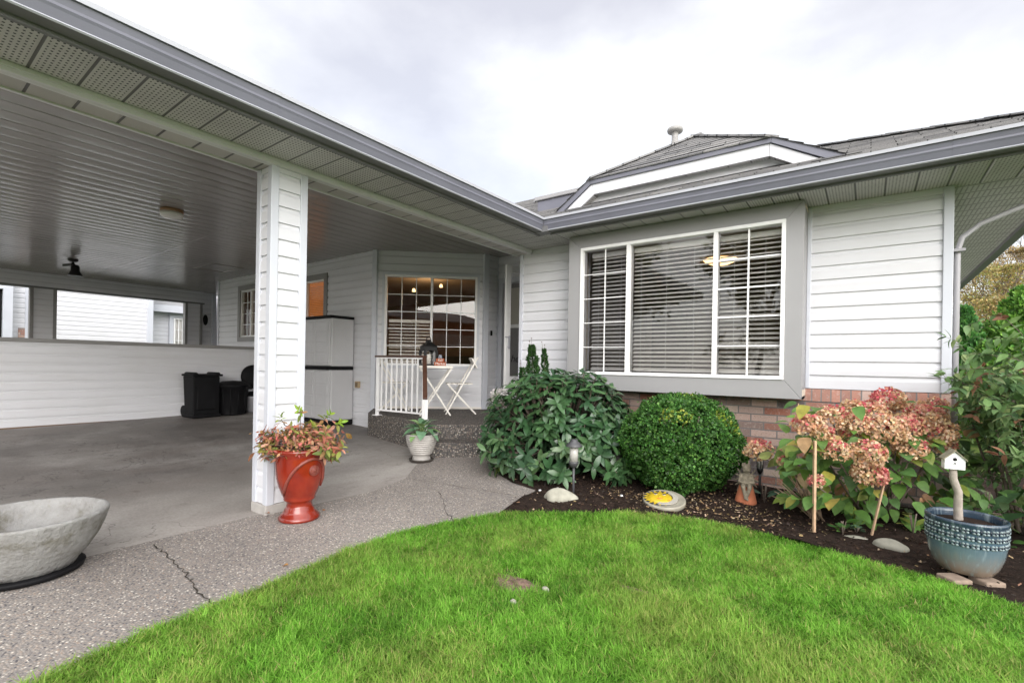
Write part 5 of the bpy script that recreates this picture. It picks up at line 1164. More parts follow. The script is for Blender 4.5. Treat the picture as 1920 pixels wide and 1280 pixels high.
def broadtree(label, x, dp, ztop, spread, cols, n, seed, group='bare autumn trees in the distance', name='autumn_tree', base=None, leaf=.12):
    r = np.random.default_rng(seed); b = at(x, 690, dp) if base is None else np.array(base, float); b[2] = -.4; t = thing(name, label, 'tree', tuple(b), group=group); mb = MB(); tips = []
    def grow(p, d, L, rad, lv):
        pts = [p]
        for k in range(4): d = unit(d+r.normal(0, .10, 3)+[0, 0, .05]); pts.append(pts[-1]+d*L/4)
        mb.tube(pts, [rad*(1-.5*k/4) for k in range(5)], 6 if lv < 2 else 4, caps=False)
        if lv >= 2: tips.extend(pts[1:])
        if lv < 4:
            for k in range(4 if lv else 9):
                f = r.uniform(.3, 1)*4; i = min(3, int(f)); q = pts[i]+(pts[i+1]-pts[i])*(f-i); nd = unit(unit(r.normal(size=3)*[1, 1, .35])*spread+unit(pts[-1]-pts[0])*.75); grow(q, nd, L*r.uniform(.38, .58), rad*.45, lv+1)
    H_ = ztop+.4; grow(b, np.array([0, 0, 1.]), H_*.72, .011*H_+.05, 0); tips = np.array(tips); q = tips[r.integers(0, len(tips), n)]+r.normal(0, .22, (n, 3)); q[:, 2] = np.minimum(q[:, 2], ztop)
    scatter('crown', SMALL, q, r.normal(size=(n, 3)), r.normal(size=(n, 3)), r.uniform(.7, 1.4, n)*leaf, pick(cols, n, jit=.2), M['leaf'], t); mb.build('trunk', M['bark'], t)
tan = [(.38, .27, .10), (.44, .33, .12), (.30, .25, .10), (.30, .31, .10)]
broadtree('sparse tan autumn tree seen under the roof corner', 1812, 24, 4.6, .75, tan, 5200, 3)
broadtree('taller golden brown autumn tree at the right edge', 1878, 27, 7.0, .55, tan+[(.34, .34, .10)], 9500, 5)
broadtree('brown autumn tree cut by the right edge of the photo', 1938, 30, 8.4, .6, [(.32, .23, .10), (.38, .28, .13), (.28, .22, .10)], 9000, 8)
broadtree('low rusty autumn tree between the two green cedars', 1832, 30, 2.9, .8, [(.30, .19, .07), (.26, .17, .07)], 2400, 12)
def box_hedge(name, label, x0, x1, y0, y1, z1, cols, n, leaf=.05, z0=-.3):
    c = ((x0+x1)/2, (y0+y1)/2, z0); t = thing(name, label, 'hedge', c); f = rng.integers(0, 3, n); p = np.stack([rng.uniform(x0, x1, n), rng.uniform(y0, y1, n), rng.uniform(z0, z1, n)], 1)
    s = np.where(rng.uniform(size=n) < .5, 0., 1.); p[f == 0, 0] = x0+(x1-x0)*s[f == 0]; p[f == 1, 1] = y0+(y1-y0)*s[f == 1]; p[f == 2, 2] = z1
    nr = np.zeros((n, 3)); nr[f == 0, 0] = s[f == 0]*2-1; nr[f == 1, 1] = s[f == 1]*2-1; nr[f == 2, 2] = 1; p += nr*(.06*np.sin(p[:, [1]]*6+p[:, [0]]*5)+.05*np.sin(p[:, [2]]*9+p[:, [0]]*7))+rng.normal(0, .03, (n, 3))
    scatter('foliage', SMALL, p, nr+rng.normal(0, .7, (n, 3)), nr+rng.normal(0, .5, (n, 3)), rng.uniform(.7, 1.4, n)*leaf, pick(cols, n, jit=.2), M['leaf'], t)
    mb = MB(); mb.box(x0+.08, x1-.08, y0+.08, y1-.08, z0, z1-.08); mb.build('branches', M['hedgecore'], t)
M['hedgecore'] = plain('dense_hedge_twigs', (.045, .075, .02), .9, .4, 12)
hb = at(1832, 832, 8.0)
box_hedge('clipped_hedge', 'low bright green clipped hedge beside the downspout', hb[0]-.6, hb[0]+1.5, hb[1]-.3, hb[1]+.5, .10, [(.12, .27, .03), (.16, .33, .04)], 7000, .05, -.2)
box_hedge('cedar_hedge', 'long dark green hedge closing off the side yard', 3.0, 13, 15, 16.2, 2.0, [(.05, .13, .03), (.07, .17, .035)], 9000, .16)
# ------------------------------------------------------------------ porch furniture
def rail_set():
    L0, L1 = at(707, 778, 6.26), at(794, 786, 5.80); L0[2] = L1[2] = ZL; t = thing('porch_railing', 'white metal porch railing with dark brown handrail', 'railing', tuple(L0)); zt = 1.165
    mb = MB(); mb.bar(L0*[1, 1, 0]+[-.04, 0, zt], L1*[1, 1, 0]+[.02, 0, zt], .05, .024); mb.build('top_rail', M['brownrail'], t, bevel=.004)
    mb = MB(); mb.bar(L0*[1, 1, 0]+[0, 0, .475], L1*[1, 1, 0]+[0, 0, .475], .028, .02); mb.bar(L0*[1, 1, 0]+[0, 0, zt-.022], L1*[1, 1, 0]+[0, 0, zt-.022], .028, .018); mb.build('cross_rail', M['white'], t)
    for q in (L0, L1):
        mb = MB(); mb.box(q[0]-.016, q[0]+.016, q[1]-.016, q[1]+.016, ZL, zt-.012); mb.box(q[0]-.045, q[0]+.045, q[1]-.045, q[1]+.045, ZL, ZL+.008); mb.build('post', M['white'], t)
    for k in range(1, 9):
        q = L0+(L1-L0)*(k/9-.02); mb = MB(); mb.box(q[0]-.008, q[0]+.008, q[1]-.008, q[1]+.008, .48, zt-.03); mb.build('baluster', M['white'], t)
    E1 = at(797, 748, 5.25); E0 = L1*[1, 1, 0]+[0, 0, zt]; mb = MB(); mb.bar(E0+[0, 0, .004], E0*.5+E1*.5+[0, 0, .035], .05, .026); mb.bar(E0*.5+E1*.5+[0, 0, .035], E1, .05, .026); mb.build('stair_rail', M['brownrail'], t, bevel=.004)
    mb = MB(); zb = g(E1[0], E1[1]); mb.box(E1[0]-.022, E1[0]+.022, E1[1]-.022, E1[1]+.022, zb, E1[2]-.006); mb.build('newel_post', M['white'], t)
    D_ = E1-E0
    for k in (1, 2, 3):
        q = E0+D_*k/4; mb = MB(); mb.box(q[0]-.008, q[0]+.008, q[1]-.008, q[1]+.008, q[2]-.62, q[2]-.0); mb.build('baluster', M['white'], t)
    mb = MB(); mb.bar(E0-[0, 0, .66], E1-[0, 0, .50], .022, .02); mb.build('cross_rail', M['white'], t)
rail_set()
TC = at(816, 720, 6.52); TC[2] = ZL; ANG = math.atan2(ub.y, ub.x)
t = thing('bistro_table', 'small cream folding table with crossed legs on the porch', 'table', tuple(TC), ANG+.1)
TT = .655
mb = MB()
for k in range(5): mb.box(-.22, .22, -.25+k*.102, -.157+k*.102, TT-.016, TT)
mb.box(-.222, .222, -.255, -.243, TT-.03, TT-.0165); mb.box(-.222, .222, .243, .255, TT-.03, TT-.0165); mb.build('tabletop', M['offwhite'], t, world=False)
for yy in (-.22, .22):
    for sg in (-1, 1):
        mb = MB(); mb.bar((sg*.21, yy-sg*.012, TT-.02), (-sg*.20, yy-sg*.012, 0), .020, .013, (0, 1, 0)); mb.build('leg', M['offwhite'], t, world=False)
def chair(label, loc, rz, proto=None):
    if proto is not None:
        c = copy_tree(proto); c.location = loc; c.rotation_euler = (0, 0, rz); c['label'] = label; return c
    t = thing('folding_chair', label, 'chair', loc, rz, 'folding chairs on the porch')
    mb = MB()
    for k in range(5): mb.box(-.17+k*.072, -.108+k*.072, -.17, .17, .405, .42)
    mb.build('seat', M['offwhite'], t, world=False)
    for yy in (-.19, .19):
        mb = MB(); mb.bar((.19, yy, .0), (-.235, yy, .78), .019, .014, (0, 1, 0)); mb.build('back_leg', M['offwhite'], t, world=False)
        mb = MB(); mb.bar((-.22, yy*.9, .0), (.17, yy*.9, .41), .019, .014, (0, 1, 0)); mb.build('front_leg', M['offwhite'], t, world=False)
    mb = MB(); mb.bar((-.19, -.185, .70), (-.19, .185, .70), .16, .014, (1, 0, -.6)); mb.build('backrest', M['offwhite'], t, world=False)
    mb = MB(); mb.bar((-.17, -.17, .05), (-.17, .17, .05), .016, .016); mb.bar((.165, -.19, .06), (.165, .19, .06), .016, .016); mb.build('stretcher', M['offwhite'], t, world=False)
    return t
cr = at(861, 720, 6.72); cl = at(741, 720, 6.72)
c0 = chair('cream folding chair right of the bistro table, facing left', (cr[0], cr[1], ZL), ANG+math.pi+.1); chair('cream folding chair left of the bistro table, behind the railing', (cl[0], cl[1], ZL), ANG+.05, c0)
tb = ZL+TT
lc = at(803, 688, 6.45); lc[2] = tb; t = thing('lantern', 'black metal lantern with arched windows on the bistro table', 'lantern', tuple(lc)); T = Matrix.Translation(lc) @ Matrix.Rotation(ANG+.5, 4, 'Z')
mb = MB(); w = .082
mb.box(-w-.01, w+.01, -w-.01, w+.01, 0, .022, T)
for sx in (-1, 1):
    for sy in (-1, 1): mb.box(sx*w-.014, sx*w+.014, sy*w-.014, sy*w+.014, .0225, .20, T)
for i, (dx, dy) in enumerate(((0, -1), (0, 1), (-1, 0), (1, 0))):
    Rz = T @ Matrix.Rotation(i*math.pi/2 if i < 2 else (i-.0)*math.pi/2+math.pi/2, 4, 'Z'); n = 10; hw = w-.015
    arc = [(hw*math.cos(a), .16+.045*math.sin(a)) for a in np.linspace(0, math.pi, n)]; poly = [(-w, .16), (-w, .245), (w, .245), (w, .16)]+arc
    for R_ in (T @ Matrix.Rotation(i*math.pi/2, 4, 'Z'),): mb.prism([R_ @ Vector((x, -w-.006, z)) for x, z in poly], R_.to_3x3() @ Vector((0, .012, 0)))
m0 = MB().lathe([(.125, .245), (.118, .26), (.085, .285), (.05, .31), (.035, .335), (.03, .345), (.0005, .35)], (0, 0, 0), 4, rz=R(45)); mb.add([T @ Vector(v) for v in m0.v], m0.f)
mb.tube([tuple(T @ Vector((.032*math.cos(a), 0, .352+.030*math.sin(a)))) for a in np.linspace(0, 6.28, 14)], .006, 6, caps=False)
mb.build('frame', M['blackmetal'], t)
mb = MB(); mb.lathe([(.036, .023), (.036, .15), (.03, .155), (.0005, .15)], tuple(lc), 18); mb.build('candle', M['offwhite'], t)
mb = MB()
for i in range(4):
    R_ = T @ Matrix.Rotation(i*math.pi/2, 4, 'Z'); mb.add([R_ @ Vector(v) for v in ((-w+.012, -w, .023), (w-.012, -w, .023), (w-.012, -w, .21), (-w+.012, -w, .21))], [(0, 1, 2, 3)])
mb.build('pane', M['pane'], t, fix=False)
sg_ = at(825, 687, 6.38); sg_[2] = tb+.001; fa = math.atan2(-sg_[1], -sg_[0])+math.pi/2; t = thing('autumn_sign', 'small rust orange pumpkin sign lettered in white beside the lantern', 'sign', tuple(sg_)); T = Matrix.Translation(sg_) @ Matrix.Rotation(fa, 4, 'Z')
M['rust'] = plain('rust_orange_paint', (.34, .085, .035), .7, .25, 40); M['ltr'] = plain('white_lettering', (.80, .76, .70), .6)
mb = MB(); mb.box(-.078, .078, -.012, .012, 0, .054, T); mb.box(-.056, .056, -.012, .012, .0545, .098, T); mb.build('board', M['rust'], t, bevel=.005)
mb = MB(); mb.box(-.026, .026, -.010, .010, .0985, .118, T); mb.box(-.019, .019, -.010, .010, .1185, .145, T); mb.build('grey_top', plain('blue_grey_paint', (.22, .25, .30), .6), t, bevel=.004)
text('Fall', .046, (0, 0, 0), T @ Matrix.Translation((0, -.0135, .060)) @ RX90, M['ltr'], t, shear=.2, ext=.001); text('Market', .046, (0, 0, 0), T @ Matrix.Translation((0, -.0135, .012)) @ RX90, M['ltr'], t, shear=.2, ext=.001)
wc = at(938, 745, 5.0); t = thing('white_hydrangea', 'white hydrangea bloom in front of the porch door', 'plant', (wc[0], wc[1], g(wc[0], wc[1])))
flower_head(t, wc, .105, 0, np.array([0, -.2, .9]), cols=[(.72, .70, .66), (.66, .64, .62), (.76, .74, .72)]); flower_head(t, wc+[.02, .05, -.12], .06, 0, np.array([0, -.2, .9]), cols=[(.70, .66, .66)])
mb = MB(); mb.tube([(wc[0], wc[1]+.02, g(wc[0], wc[1])-.02), wc-[0, 0, .06]], [.008, .005], 6); mb.build('stem', M['bark'], t)

# ------------------------------------------------------------------ things in the carport
cx0, cx1, cy0, cy1, cz = -7.25, -6.43, 4.17, 4.55, g(-6.8, 4.3)
t = thing('storage_cabinet', 'tall grey plastic storage cabinet with black top and band', 'cabinet', (-6.85, 4.36, cz))
for z0, z1 in ((.06, .82), (.875, 1.60)):
    mb = MB(); mb.box(cx0, cx1, cy0, cy1, cz+z0, cz+z1); mb.build('case', M['greypanel'], t, bevel=.012)
    for a, b in ((cx0+.02, (cx0+cx1)/2-.004), ((cx0+cx1)/2+.004, cx1-.02)):
        mb = MB(); mb.box(a, b, cy0-.022, cy0-.001, cz+z0+.012, cz+z1-.012); hh = (z1-z0-.08)/4
        for k in range(4): mb.box(a+.04, b-.04, cy0-.030, cy0-.0225, cz+z0+.045+k*hh, cz+z0+.025+(k+1)*hh)
        mb.build('door', M['greypanel'], t, bevel=.006)
mb = MB(); mb.box(cx0-.015, cx1+.012, cy0-.04, cy1, cz+1.602, cz+1.64); mb.prism([(cx0-.01, cy0-.035, cz+.823), (cx0-.01, cy0-.035, cz+.872), (cx1+.008, cy0-.035, cz+.872), (cx1+.008, cy0-.035, cz+.823)], (0, cy1-cy0+.03, 0)); mb.prism([(cx0+.1, cy0-.055, cz+.84), (cx0+.1, cy0-.055, cz+.871), (cx1-.05, cy0-.055, cz+.871), (cx1-.05, cy0-.055, cz+.84)], (0, .019, 0)); mb.box(cx0-.005, cx1+.006, cy0-.03, cy1, cz-.02, cz+.058); mb.build('black_trim', M['black'], t, bevel=.008)
def on_ground(x, y):
    lo, hi = 1., 40.
    for _ in range(50):
        m_ = (lo+hi)/2; p = at(x, y, m_)
        if p[2] > g(p[0], p[1]): lo = m_
        else: hi = m_
    p = at(x, y, lo); return p
bp = at_x(378, 787, -8.45); bp[2] = g(bp[0], bp[1]); bd = float(bp@_fw); sc_ = bd/F_PX; t = thing('trash_bin', 'square black wheeled bin with rounded lid against the low wall', 'bin', tuple(bp)); w = 48*sc_; h = 76*sc_
T = Matrix.Translation(bp) @ Matrix.Rotation(.05, 4, 'Z'); hx = .18; hw = w*.5
mb = MB(); mb.prism([T @ Vector(p) for p in ((-hx*.8, -hw*.92, .03), (hx*.8, -hw*.92, .03), (hx, -hw, h), (-hx, -hw, h))], T.to_3x3() @ Vector((0, hw*1.9, 0))); mb.box(hx*.7, hx*.95, -hw*.7, hw*.7, .12, h*.8, T); mb.box(-hx, hx*1.02, -hw*1.02, hw*1.02, 0, .05, T); mb.build('body', M['black'], t, bevel=.015)
mb = MB(); mb.box(-hx*1.1, hx*1.12, -hw*1.08, hw*1.08, h, h+.035, T); mb.tube([T @ Vector((-hx*.9, -hw*.8, h+.03)), T @ Vector((hx*.95, -hw*.8, h+.03))], .035, 10); mb.tube([T @ Vector((-hx*.9, hw*.8, h+.03)), T @ Vector((hx*.95, hw*.8, h+.03))], .035, 10); mb.build('lid', M['black'], t, bevel=.01)
for sg in (-1, 1):
    mb = MB(); mb.tube([T @ Vector((-hx, sg*hw*.8-.03, .09)), T @ Vector((-hx, sg*hw*.8+.03, .09))], .09, 16); mb.build('wheel', M['black'], t)
bp = at_x(435, 783, -8.42); bp[2] = g(bp[0], bp[1]); sc_ = float(bp@_fw)/F_PX; r = 28*sc_; h = 60*sc_; t = thing('trash_can', 'round black trash can with domed lid beside the square bin', 'bin', tuple(bp))
mb = MB(); mb.lathe([(r*.78, 0), (r*.80, .02), (r*.93, h*.84), (r*.98, h*.85), (r*.98, h*.9), (.001, h*.9)], tuple(bp), 36)
for k in range(12): a = k*math.pi/6; mb.tube([bp+[r*.79*math.cos(a), r*.79*math.sin(a), .03], bp+[r*.90*math.cos(a), r*.90*math.sin(a), h*.8]], .012, 6)
mb.build('body', M['black'], t); mb = MB(); mb.lathe([(r*1.04, h*.88), (r*1.05, h*.92), (r*.95, h*.95), (r*.6, h*1.03), (.001, h*1.05)], tuple(bp), 36); mb.build('lid', M['black'], t)
for sg in (-1, 1):
    q = bp+_rt*sg*r*1.02+[0, 0, h*.84]; mb = MB(); mb.box(q[0]-.05, q[0]+.05, q[1]-.05, q[1]+.05, q[2]-.03, q[2]+.02); mb.build('handle', M['black'], t, bevel=.008)
lp = np.array([-13.30, 5.6, 0]); ax_l = at_x(476, 706, XH+.09); t0 = MB(); T = Matrix.Translation((XH+.09, ax_l[1], ax_l[2])) @ Matrix.Rotation(R(83), 4, 'Y'); m0 = MB().lathe([(.001, .05), (.13, .045), (.19, .02), (.21, -.01), (.21, -.025), (.19, -.02), (.001, .0)], (0, 0, 0), 36); t0.add([T @ Vector(v) for v in m0.v], m0.f, True)
tag(t0.build('bin_lid', M['black']), 'round black lid leaning on the low wall behind the post', 'lid')
bp = at_x(474, 777, -8.5); bp[2] = g(bp[0], bp[1]); mb = MB(); mb.lathe([(.10, 0), (.12, .24), (.13, .245), (.13, .265), (.115, .265), (.1, .02), (.001, .02)], tuple(bp), 28); t = mb.build('bucket', plain('grey_bucket', (.42, .42, .45), .5)); tag(t, 'grey bucket beside the round trash can, half hidden by the post', 'bucket')
mb = MB(); mb.lathe([(.115, .266), (.115, .29), (.08, .34), (.001, .35)], tuple(bp), 24); mb.build('bucket_load', M['black'], t)
# lights under the carport ceiling
M['opal'] = plain('opal_glass', (.72, .70, .68), .3, .03, 3)
q = at(322, 398, 1.); dl = at(322, 398, (ZC-.03-EYE)/(q[2]-EYE)); t = thing('ceiling_light', 'round white dome light on the carport ceiling', 'light', tuple(dl))
mb = MB(); mb.lathe([(.112, .03), (.112, .0), (.10, -.01)], tuple(dl), 36); mb.build('light_base', plain('brass_base', (.30, .17, .09), .4), t); mb = MB(); mb.lathe([(.106, -.006), (.115, -.025), (.105, -.05), (.07, -.07), (.0005, -.077)], tuple(dl), 36); mb.build('diffuser', M['opal'], t)
q = at(137, 486, 1.); fl = at(137, 486, (ZC-EYE)/(q[2]-EYE)); t = thing('flood_lamp', 'black adjustable flood lamp hanging from the carport ceiling', 'light', tuple(fl))
mb = MB(); mb.lathe([(.07, 0), (.07, -.03), (.04, -.05)], tuple(fl), 18); mb.tube([fl-[0, 0, .04], fl-[0, 0, .09]], .02, 8); mb.ball(fl-[0, 0, .10], .035); mb.build('mount', M['blackmetal'], t)
mb = MB(); mb.lathe([(.04, -.10), (.06, -.13), (.062, -.2), (.10, -.27), (.105, -.29), (.06, -.28)], tuple(fl+_rt*.04), 20); mb.build('lamp_head', M['blackmetal'], t); mb = MB(); mb.bar(fl-[0, 0, .09], fl-_rt*.16-[0, 0, .11], .05, .04); mb.build('sensor', M['blackmetal'], t)

# pendant lamp behind the picture window
M['lampglass'] = NT('lit_lamp_glass'); M['lampglass'] = M['lampglass'].pbr((.8, .6, .4), .4, None, emit=((1., .62, .27), 2.4))
pl = at_y(1350, 488, 6.35); t = thing('pendant_lamp', 'lit amber glass bowl lamp hanging behind the picture window', 'lamp', tuple(pl))
mb = MB(); mb.lathe([(.001, -.055), (.10, -.05), (.17, -.02), (.20, .015), (.19, .02)], tuple(pl), 32); mb.build('lamp_shade', M['lampglass'], t)
mb = MB()
for k in range(3): a = k*2.09; mb.tube([pl+[.16*math.cos(a), .16*math.sin(a), .015], pl+[.05*math.cos(a), .05*math.sin(a), .12], pl+[0, 0, .22]], .007, 6)
mb.tube([pl+[0, 0, .22], (pl[0], pl[1], 2.435)], .012, 8); mb.lathe([(.07, 2.435-pl[2]), (.06, 2.40-pl[2]), (.001, 2.395-pl[2])], tuple(pl), 16); mb.build('lamp_arms', plain('bronze', (.06, .035, .02), .4, metal=.7), t)
for lab, x, y, d_ in (('small lit spotlight seen high in the left porch pane', 776, 541, 8.6), ('small lit spotlight seen high in the right porch pane', 827, 533, 8.9)):
    q = at(x, y, d_); mb = MB(); mb.lathe([(.02, 0), (.032, -.05), (.03, -.055), (.001, -.05)], tuple(q), 16); tag(mb.build('spotlight', M['lampglass']), lab, 'lamp')
# the warm light these lit lamps give
for nm, p_, en in (('pendant_glow', pl+[0, 0, .16], 24), ('spot_glow', at(800, 545, 8.7)-[0, 0, .12], 4)):
    ld = bpy.data.lights.new(nm, 'POINT'); ld.energy = en; ld.color = (1., .60, .28); ld.shadow_soft_size = .12; lob = bpy.data.objects.new(nm, ld); lob.location = p_; COL.objects.link(lob)
# furniture in the front room
mb = MB(); mb.box(-2.2, -1.2, 6.6, 7.4, .15, .95); mb.box(-2.2, -1.2, 7.3, 7.5, .95, 1.25); tag(mb.build('armchair', M['carpet'], bevel=.06), 'grey armchair dimly seen through the picture window', 'armchair')
mb = MB(); mb.box(-3.0, -2.4, 8.1, 8.55, .15, 2.0); tag(mb.build('bookcase', M['roomdark'], bevel=.01), 'dark tall cabinet at the back of the front room', 'cabinet')
mb = MB(); mb.lathe([(.16, .55), (.17, .62), (.21, 1.08), (.2, 1.1), (.001, 1.1)], (-.60, 5.3, 0), 20); mb.box(-.63, -.57, 5.27, 5.33, .15, .55); mb.lathe([(.12, .15), (.10, .17), (.001, .17)], (-.6, 5.3, 0), 16); tag(mb.build('table_lamp', M['roomceil']), 'pale lamp shade low in the right pane of the picture window', 'lamp')

# ------------------------------------------------------------------ fallen leaves
for lab, x, y, dp, s, c in (('orange brown fallen leaf on the path in front of the urn', 540, 1063, 2.46, .04, (.42, .22, .07)), ('curled brown leaf on the path right of the urn foot', 605, 957, 3.3, .036, (.30, .14, .06)), ('rusty leaf on the path left of the urn foot', 498, 966, 3.2, .04, (.30, .15, .09)), ('dark dry leaf tucked against the urn foot', 522, 977, 3.12, .03, (.08, .05, .03))):
    p = on_ground(x, y); n = 1; o = scatter('fallen_leaf', leaf_tpl(.6, .25, .35), [p+np.array([0, 0, .012])], rng.normal(size=(1, 3))*[1, 1, .1], np.array([[.1, -.1, 1.]]), [s], [c], M['leaf'], smooth=True); tag(o, lab, 'leaf')

# ------------------------------------------------------------------ neighbour house beyond the carport
NB = thing('neighbor_house', 'white sided house next door seen through the carport opening', 'house', (-16.5, 4, -.4))
XN = -17.5
yn = lambda x, X=XN: float(at_x(x, 600, X)[1])
yc = yn(279); yt = yn(53)
siding('siding_wall', (XN, -3), (XN, yc), -.2, 3.6, NB, expo=.1266); trim(NB, XN+.02, yc+.02, -.2, 3.4, .12, .14); trim(NB, XN+.02, yt, -.2, 3.4, .05, .13)
siding('siding_wall', (XN, yc+.05), (XN-.7, yc+.06), -.2, 3.4, NB); XR = XN-.7; yw0, yw1 = yn(319, XR), yn(352, XR)
siding('siding_wall', (XR, yc+.06), (XR, 13), -.2, 3.4, NB, expo=.1266)
mb = MB(); mb.box(XR, XN-.35, yc+.09, 13, 2.62, 2.66); build('soffit', mb, M['casing'], NB); mb = MB(); mb.box(XN-.349, XN-.30, yc+.09, 13, 2.56, 2.78); mb.box(XR, XN-.30, yc+.075, yc+.0895, 2.56, 2.78); build('fascia', mb, M['trim'], NB)
mb = MB()
for a, b, c_, d in ((yw0-.05, yw1+.6, 2.42, 2.55), (yw0-.05, yw0+.06, .9, 2.419)): mb.box(XR, XR+.12, a, b, c_, d)
build('window_casing', mb, M['trim'], NB)
nw, nm = win(NB, (XR+.10, yw0+.07), (XR+.10, yw1+.6), .95, 2.41, [(.05, (yw1-yw0)*.48, 2, 4, M['pane'], .025), ((yw1-yw0)*.55, yw1-yw0+.5, 1, 1, M['screen'], .02)], label='half blinded window in the house next door')
mb = MB(); mb.box(XR+.02, XR+.03, yw0+.1, yw0+.07+(yw1-yw0)*.5, 1.0, 2.38); mb.build('blind', M['blind'], nw); mb = MB(); mb.box(XR+.005, XR+.012, yw0+.08, yw1+.58, .95, 2.4); mb.build('dark_room', M['roomdark'], nw)
ya, yb = yn(-30), yn(20); mb = MB()
for a, b, c_, d in ((ya, yb, 2.75, 2.95), (ya, yb, 1.3, 1.48), (yb-.17, yb, 1.481, 2.749)): mb.box(XN+.02, XN+.28, a, b, c_, d)
build('window_casing', mb, M['trim'], NB); mb = MB(); mb.box(XN+.12, XN+.13, ya, yb-.171, 1.481, 2.749); build('pane', mb, M['black'], NB)
mb = MB(); mb.box(XN-.005, XN+.04, yn(34), yn(50), -.2, float(at_x(40, 615, XN)[2])); build('brick_base', mb, mk_brick(name='neighbor_brick', ax='yz'), NB)
stepped_roof('roof', (XN+.15, 13, 3.5), (XN+.15, -3.4, 3.5), (XN-5, -3.4, 5.2), (XN-5, 13, 5.2), M['shingle'], NB, .3)
c = at(17, 628, 13.6); n = 260; pos = c+rng.normal(0, 1, (n, 3))*[.15, .32, .07]; t = thing('dark_shrub', 'dark leafy plant top showing above the low wall at far left', 'shrub', (c[0], c[1], -.4)); scatter('foliage', SMALL, pos, rnd_dirs(n)+[0, 0, .4], rnd_dirs(n), rng.uniform(.05, .1, n), pick([(.06, .03, .03), (.04, .06, .03), (.30, .30, .2)], n, [.5, .4, .1]), M['leaf'], t); mb = MB(); mb.tube([(c[0], c[1], -.4), c], .02, 6); mb.build('stem', M['bark'], t)

# ------------------------------------------------------------------ across the street: what the windows mirror
FH = thing('house_across', 'white house with red brown wall and balcony mirrored in the porch window', 'house', (10, -25, -.4))
siding('siding_wall', (12.5, -24), (3.0, -24), -.4, 4.9, FH, expo=.2)
mb = MB(); mb.box(12.52, 24, -25, -24.2, -.4, 5.2); build('upper_wall', mb, plain('red_brown_stucco', (.28, .10, .07), .8), FH)
mb = MB(); mb.box(12.6, 22, -23.2, -23.12, 2.75, 2.85); mb.box(12.6, 22, -23.2, -23.12, 3.65, 3.75)
for k in range(60): x = 12.7+k*.155; mb.box(x, x+.05, -23.19, -23.13, 2.851, 3.649)
build('balcony_rail', mb, M['white'], FH)
mb = MB(); mb.prism([(2.4, -23.4, 4.9), (24.5, -23.4, 4.9), (24.5, -28, 6.2), (2.4, -28, 6.2)], (0, 0, .1)); build('roof', mb, M['shingle'], FH)
box_hedge('street_hedge', 'yellow green hedge across the lawn, mirrored in the windows', -2.5, 22, -13.2, -12.2, 1.9, [(.20, .22, .03), (.10, .17, .03), (.26, .24, .03)], 7000, .16)
for lab, x, y, zt, sd in (('broad dark green tree added to darken the picture window reflection', -4.0, -15, 7.5, 21), ('tall dark green tree added to darken the left pane reflection', -9.5, -14, 8.5, 22), ('rounded dark green tree added by the hedge to darken reflections', -.3, -17.5, 5.5, 23)):  # trees added out of view so the window panes reflect something dark
    broadtree(lab, 0, 0, zt, .9, [(.04, .09, .02), (.06, .12, .03), (.035, .07, .02)], 6500, sd, 'added trees behind the viewer that darken the windows', 'reflection_tree', base=(x, y, -.4), leaf=.30)

# ------------------------------------------------------------------ sky, sun, camera
SUN_EL, SUN_AZ = R(20), math.atan2(-.70, .70)
sd = Vector((math.cos(SUN_EL)*math.cos(SUN_AZ), math.cos(SUN_EL)*math.sin(SUN_AZ), math.sin(SUN_EL)))
W = bpy.data.worlds.new('World'); sc.world = W; W.use_nodes = True; T_ = W.node_tree; T_.nodes.clear()
nt = NT.__new__(NT); nt.t = T_
sky = nt.n('ShaderNodeTexSky', sky_type='NISHITA'); sky.sun_disc = False; sky.sun_elevation = SUN_EL; sky.sun_rotation = math.pi/2-SUN_AZ
dirv = nt.n('ShaderNodeTexCoord').outputs['Generated']
mp = nt.n('ShaderNodeMapping'); mp.inputs['Scale'].default_value = (1, 1, 1.9); mp.inputs['Location'].default_value = CLOUD_LOC; nt.l(dirv, mp.inputs[0])
n1 = nt.noise(mp.outputs[0], 1.55, 7, .52); n2 = nt.noise(mp.outputs[0], 5.0, 5, .5)
cl = nt.math('ADD', nt.math('MULTIPLY', n1, .86), nt.math('MULTIPLY', n2, .14))
cc = nt.ramp(cl, [(.37, (.74, .71, .735)), (.45, (.88, .85, .855)), (.51, (1.04, 1.015, .99)), (.7, (1.12, 1.09, 1.06))])
dt = nt.n('ShaderNodeVectorMath', operation='DOT_PRODUCT'); nt.l(dirv, dt.inputs[0]); dt.inputs[1].default_value = tuple(sd)
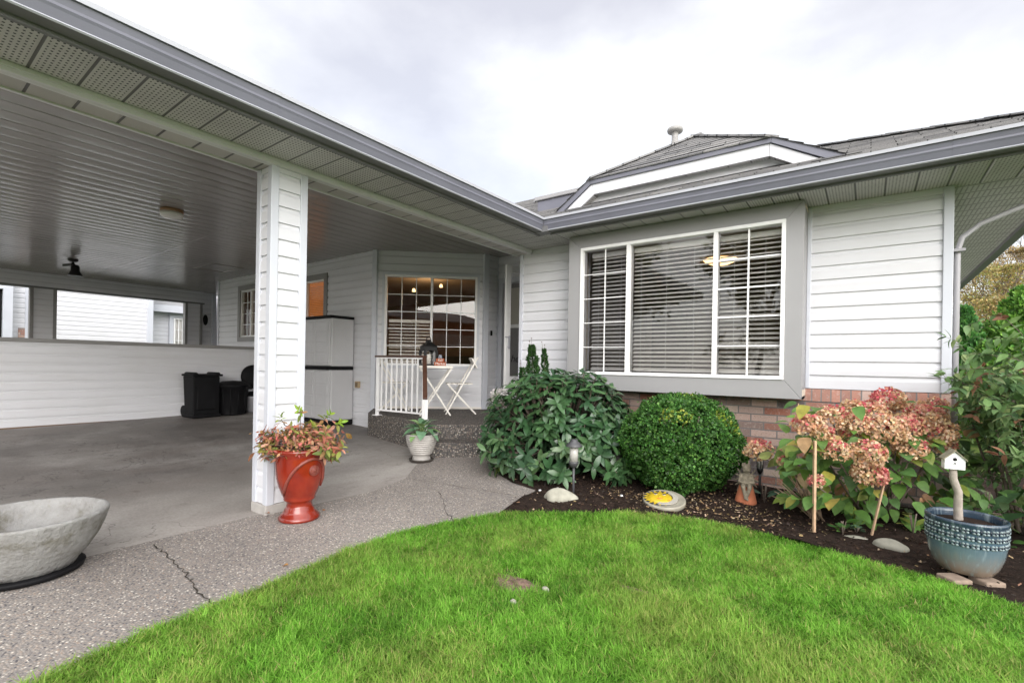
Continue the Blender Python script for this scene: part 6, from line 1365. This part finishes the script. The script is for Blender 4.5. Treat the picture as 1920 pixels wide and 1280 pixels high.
lobe = nt.math('ADD', 1., nt.math('MULTIPLY', nt.math('POWER', nt.math('MAXIMUM', nt.math('ADD', nt.math('MULTIPLY', dt.outputs['Value'], .6), .4), 0), 2.6), SKY_LOBE))
cb = nt.n('ShaderNodeVectorMath', operation='SCALE'); nt.l(cc, cb.inputs[0]); nt.l(lobe, cb.inputs['Scale'])
sb = nt.n('ShaderNodeVectorMath', operation='SCALE'); nt.l(sky.outputs[0], sb.inputs[0]); sb.inputs['Scale'].default_value = 1.
bg1 = nt.n('ShaderNodeBackground'); nt.l(sb.outputs[0], bg1.inputs[0]); bg1.inputs[1].default_value = .05
bg2 = nt.n('ShaderNodeBackground'); nt.l(cb.outputs[0], bg2.inputs[0]); bg2.inputs[1].default_value = SKY_STR
ad = nt.n('ShaderNodeAddShader'); nt.l(bg1.outputs[0], ad.inputs[0]); nt.l(bg2.outputs[0], ad.inputs[1]); wo = nt.n('ShaderNodeOutputWorld'); nt.l(ad.outputs[0], wo.inputs[0])
L = bpy.data.lights.new('sun', 'SUN'); L.energy = SUN_STR; L.angle = R(40); L.color = (1, .975, .955); lo = bpy.data.objects.new('sun', L); lo.rotation_euler = sd.to_track_quat('Z', 'Y').to_euler(); lo.location = (4, -6, 9); COL.objects.link(lo)
cam = bpy.data.cameras.new('camera'); co = bpy.data.objects.new('camera', cam); COL.objects.link(co); sc.camera = co
cam.sensor_width = 36; cam.lens = F_PX/1920*36; cam.shift_y = (CY-640)/1920; cam.clip_end = 500; cam.clip_start = .05
mx = Matrix.Identity(4)
for i in range(3): mx[i][0] = CAMX[i]; mx[i][1] = -CAMD[i]; mx[i][2] = -_fw[i]
mx[2][3] = EYE; co.matrix_world = mx
vs = sc.view_settings; vs.view_transform = 'Standard'; vs.look = 'None'; vs.exposure = EXPOSURE; vs.gamma = 1; vs.use_curve_mapping = False
sc.cycles.max_bounces = 10; sc.cycles.diffuse_bounces = 5; sc.cycles.transparent_max_bounces = 16; sc.cycles.glossy_bounces = 4
sc.cycles.use_denoising = True
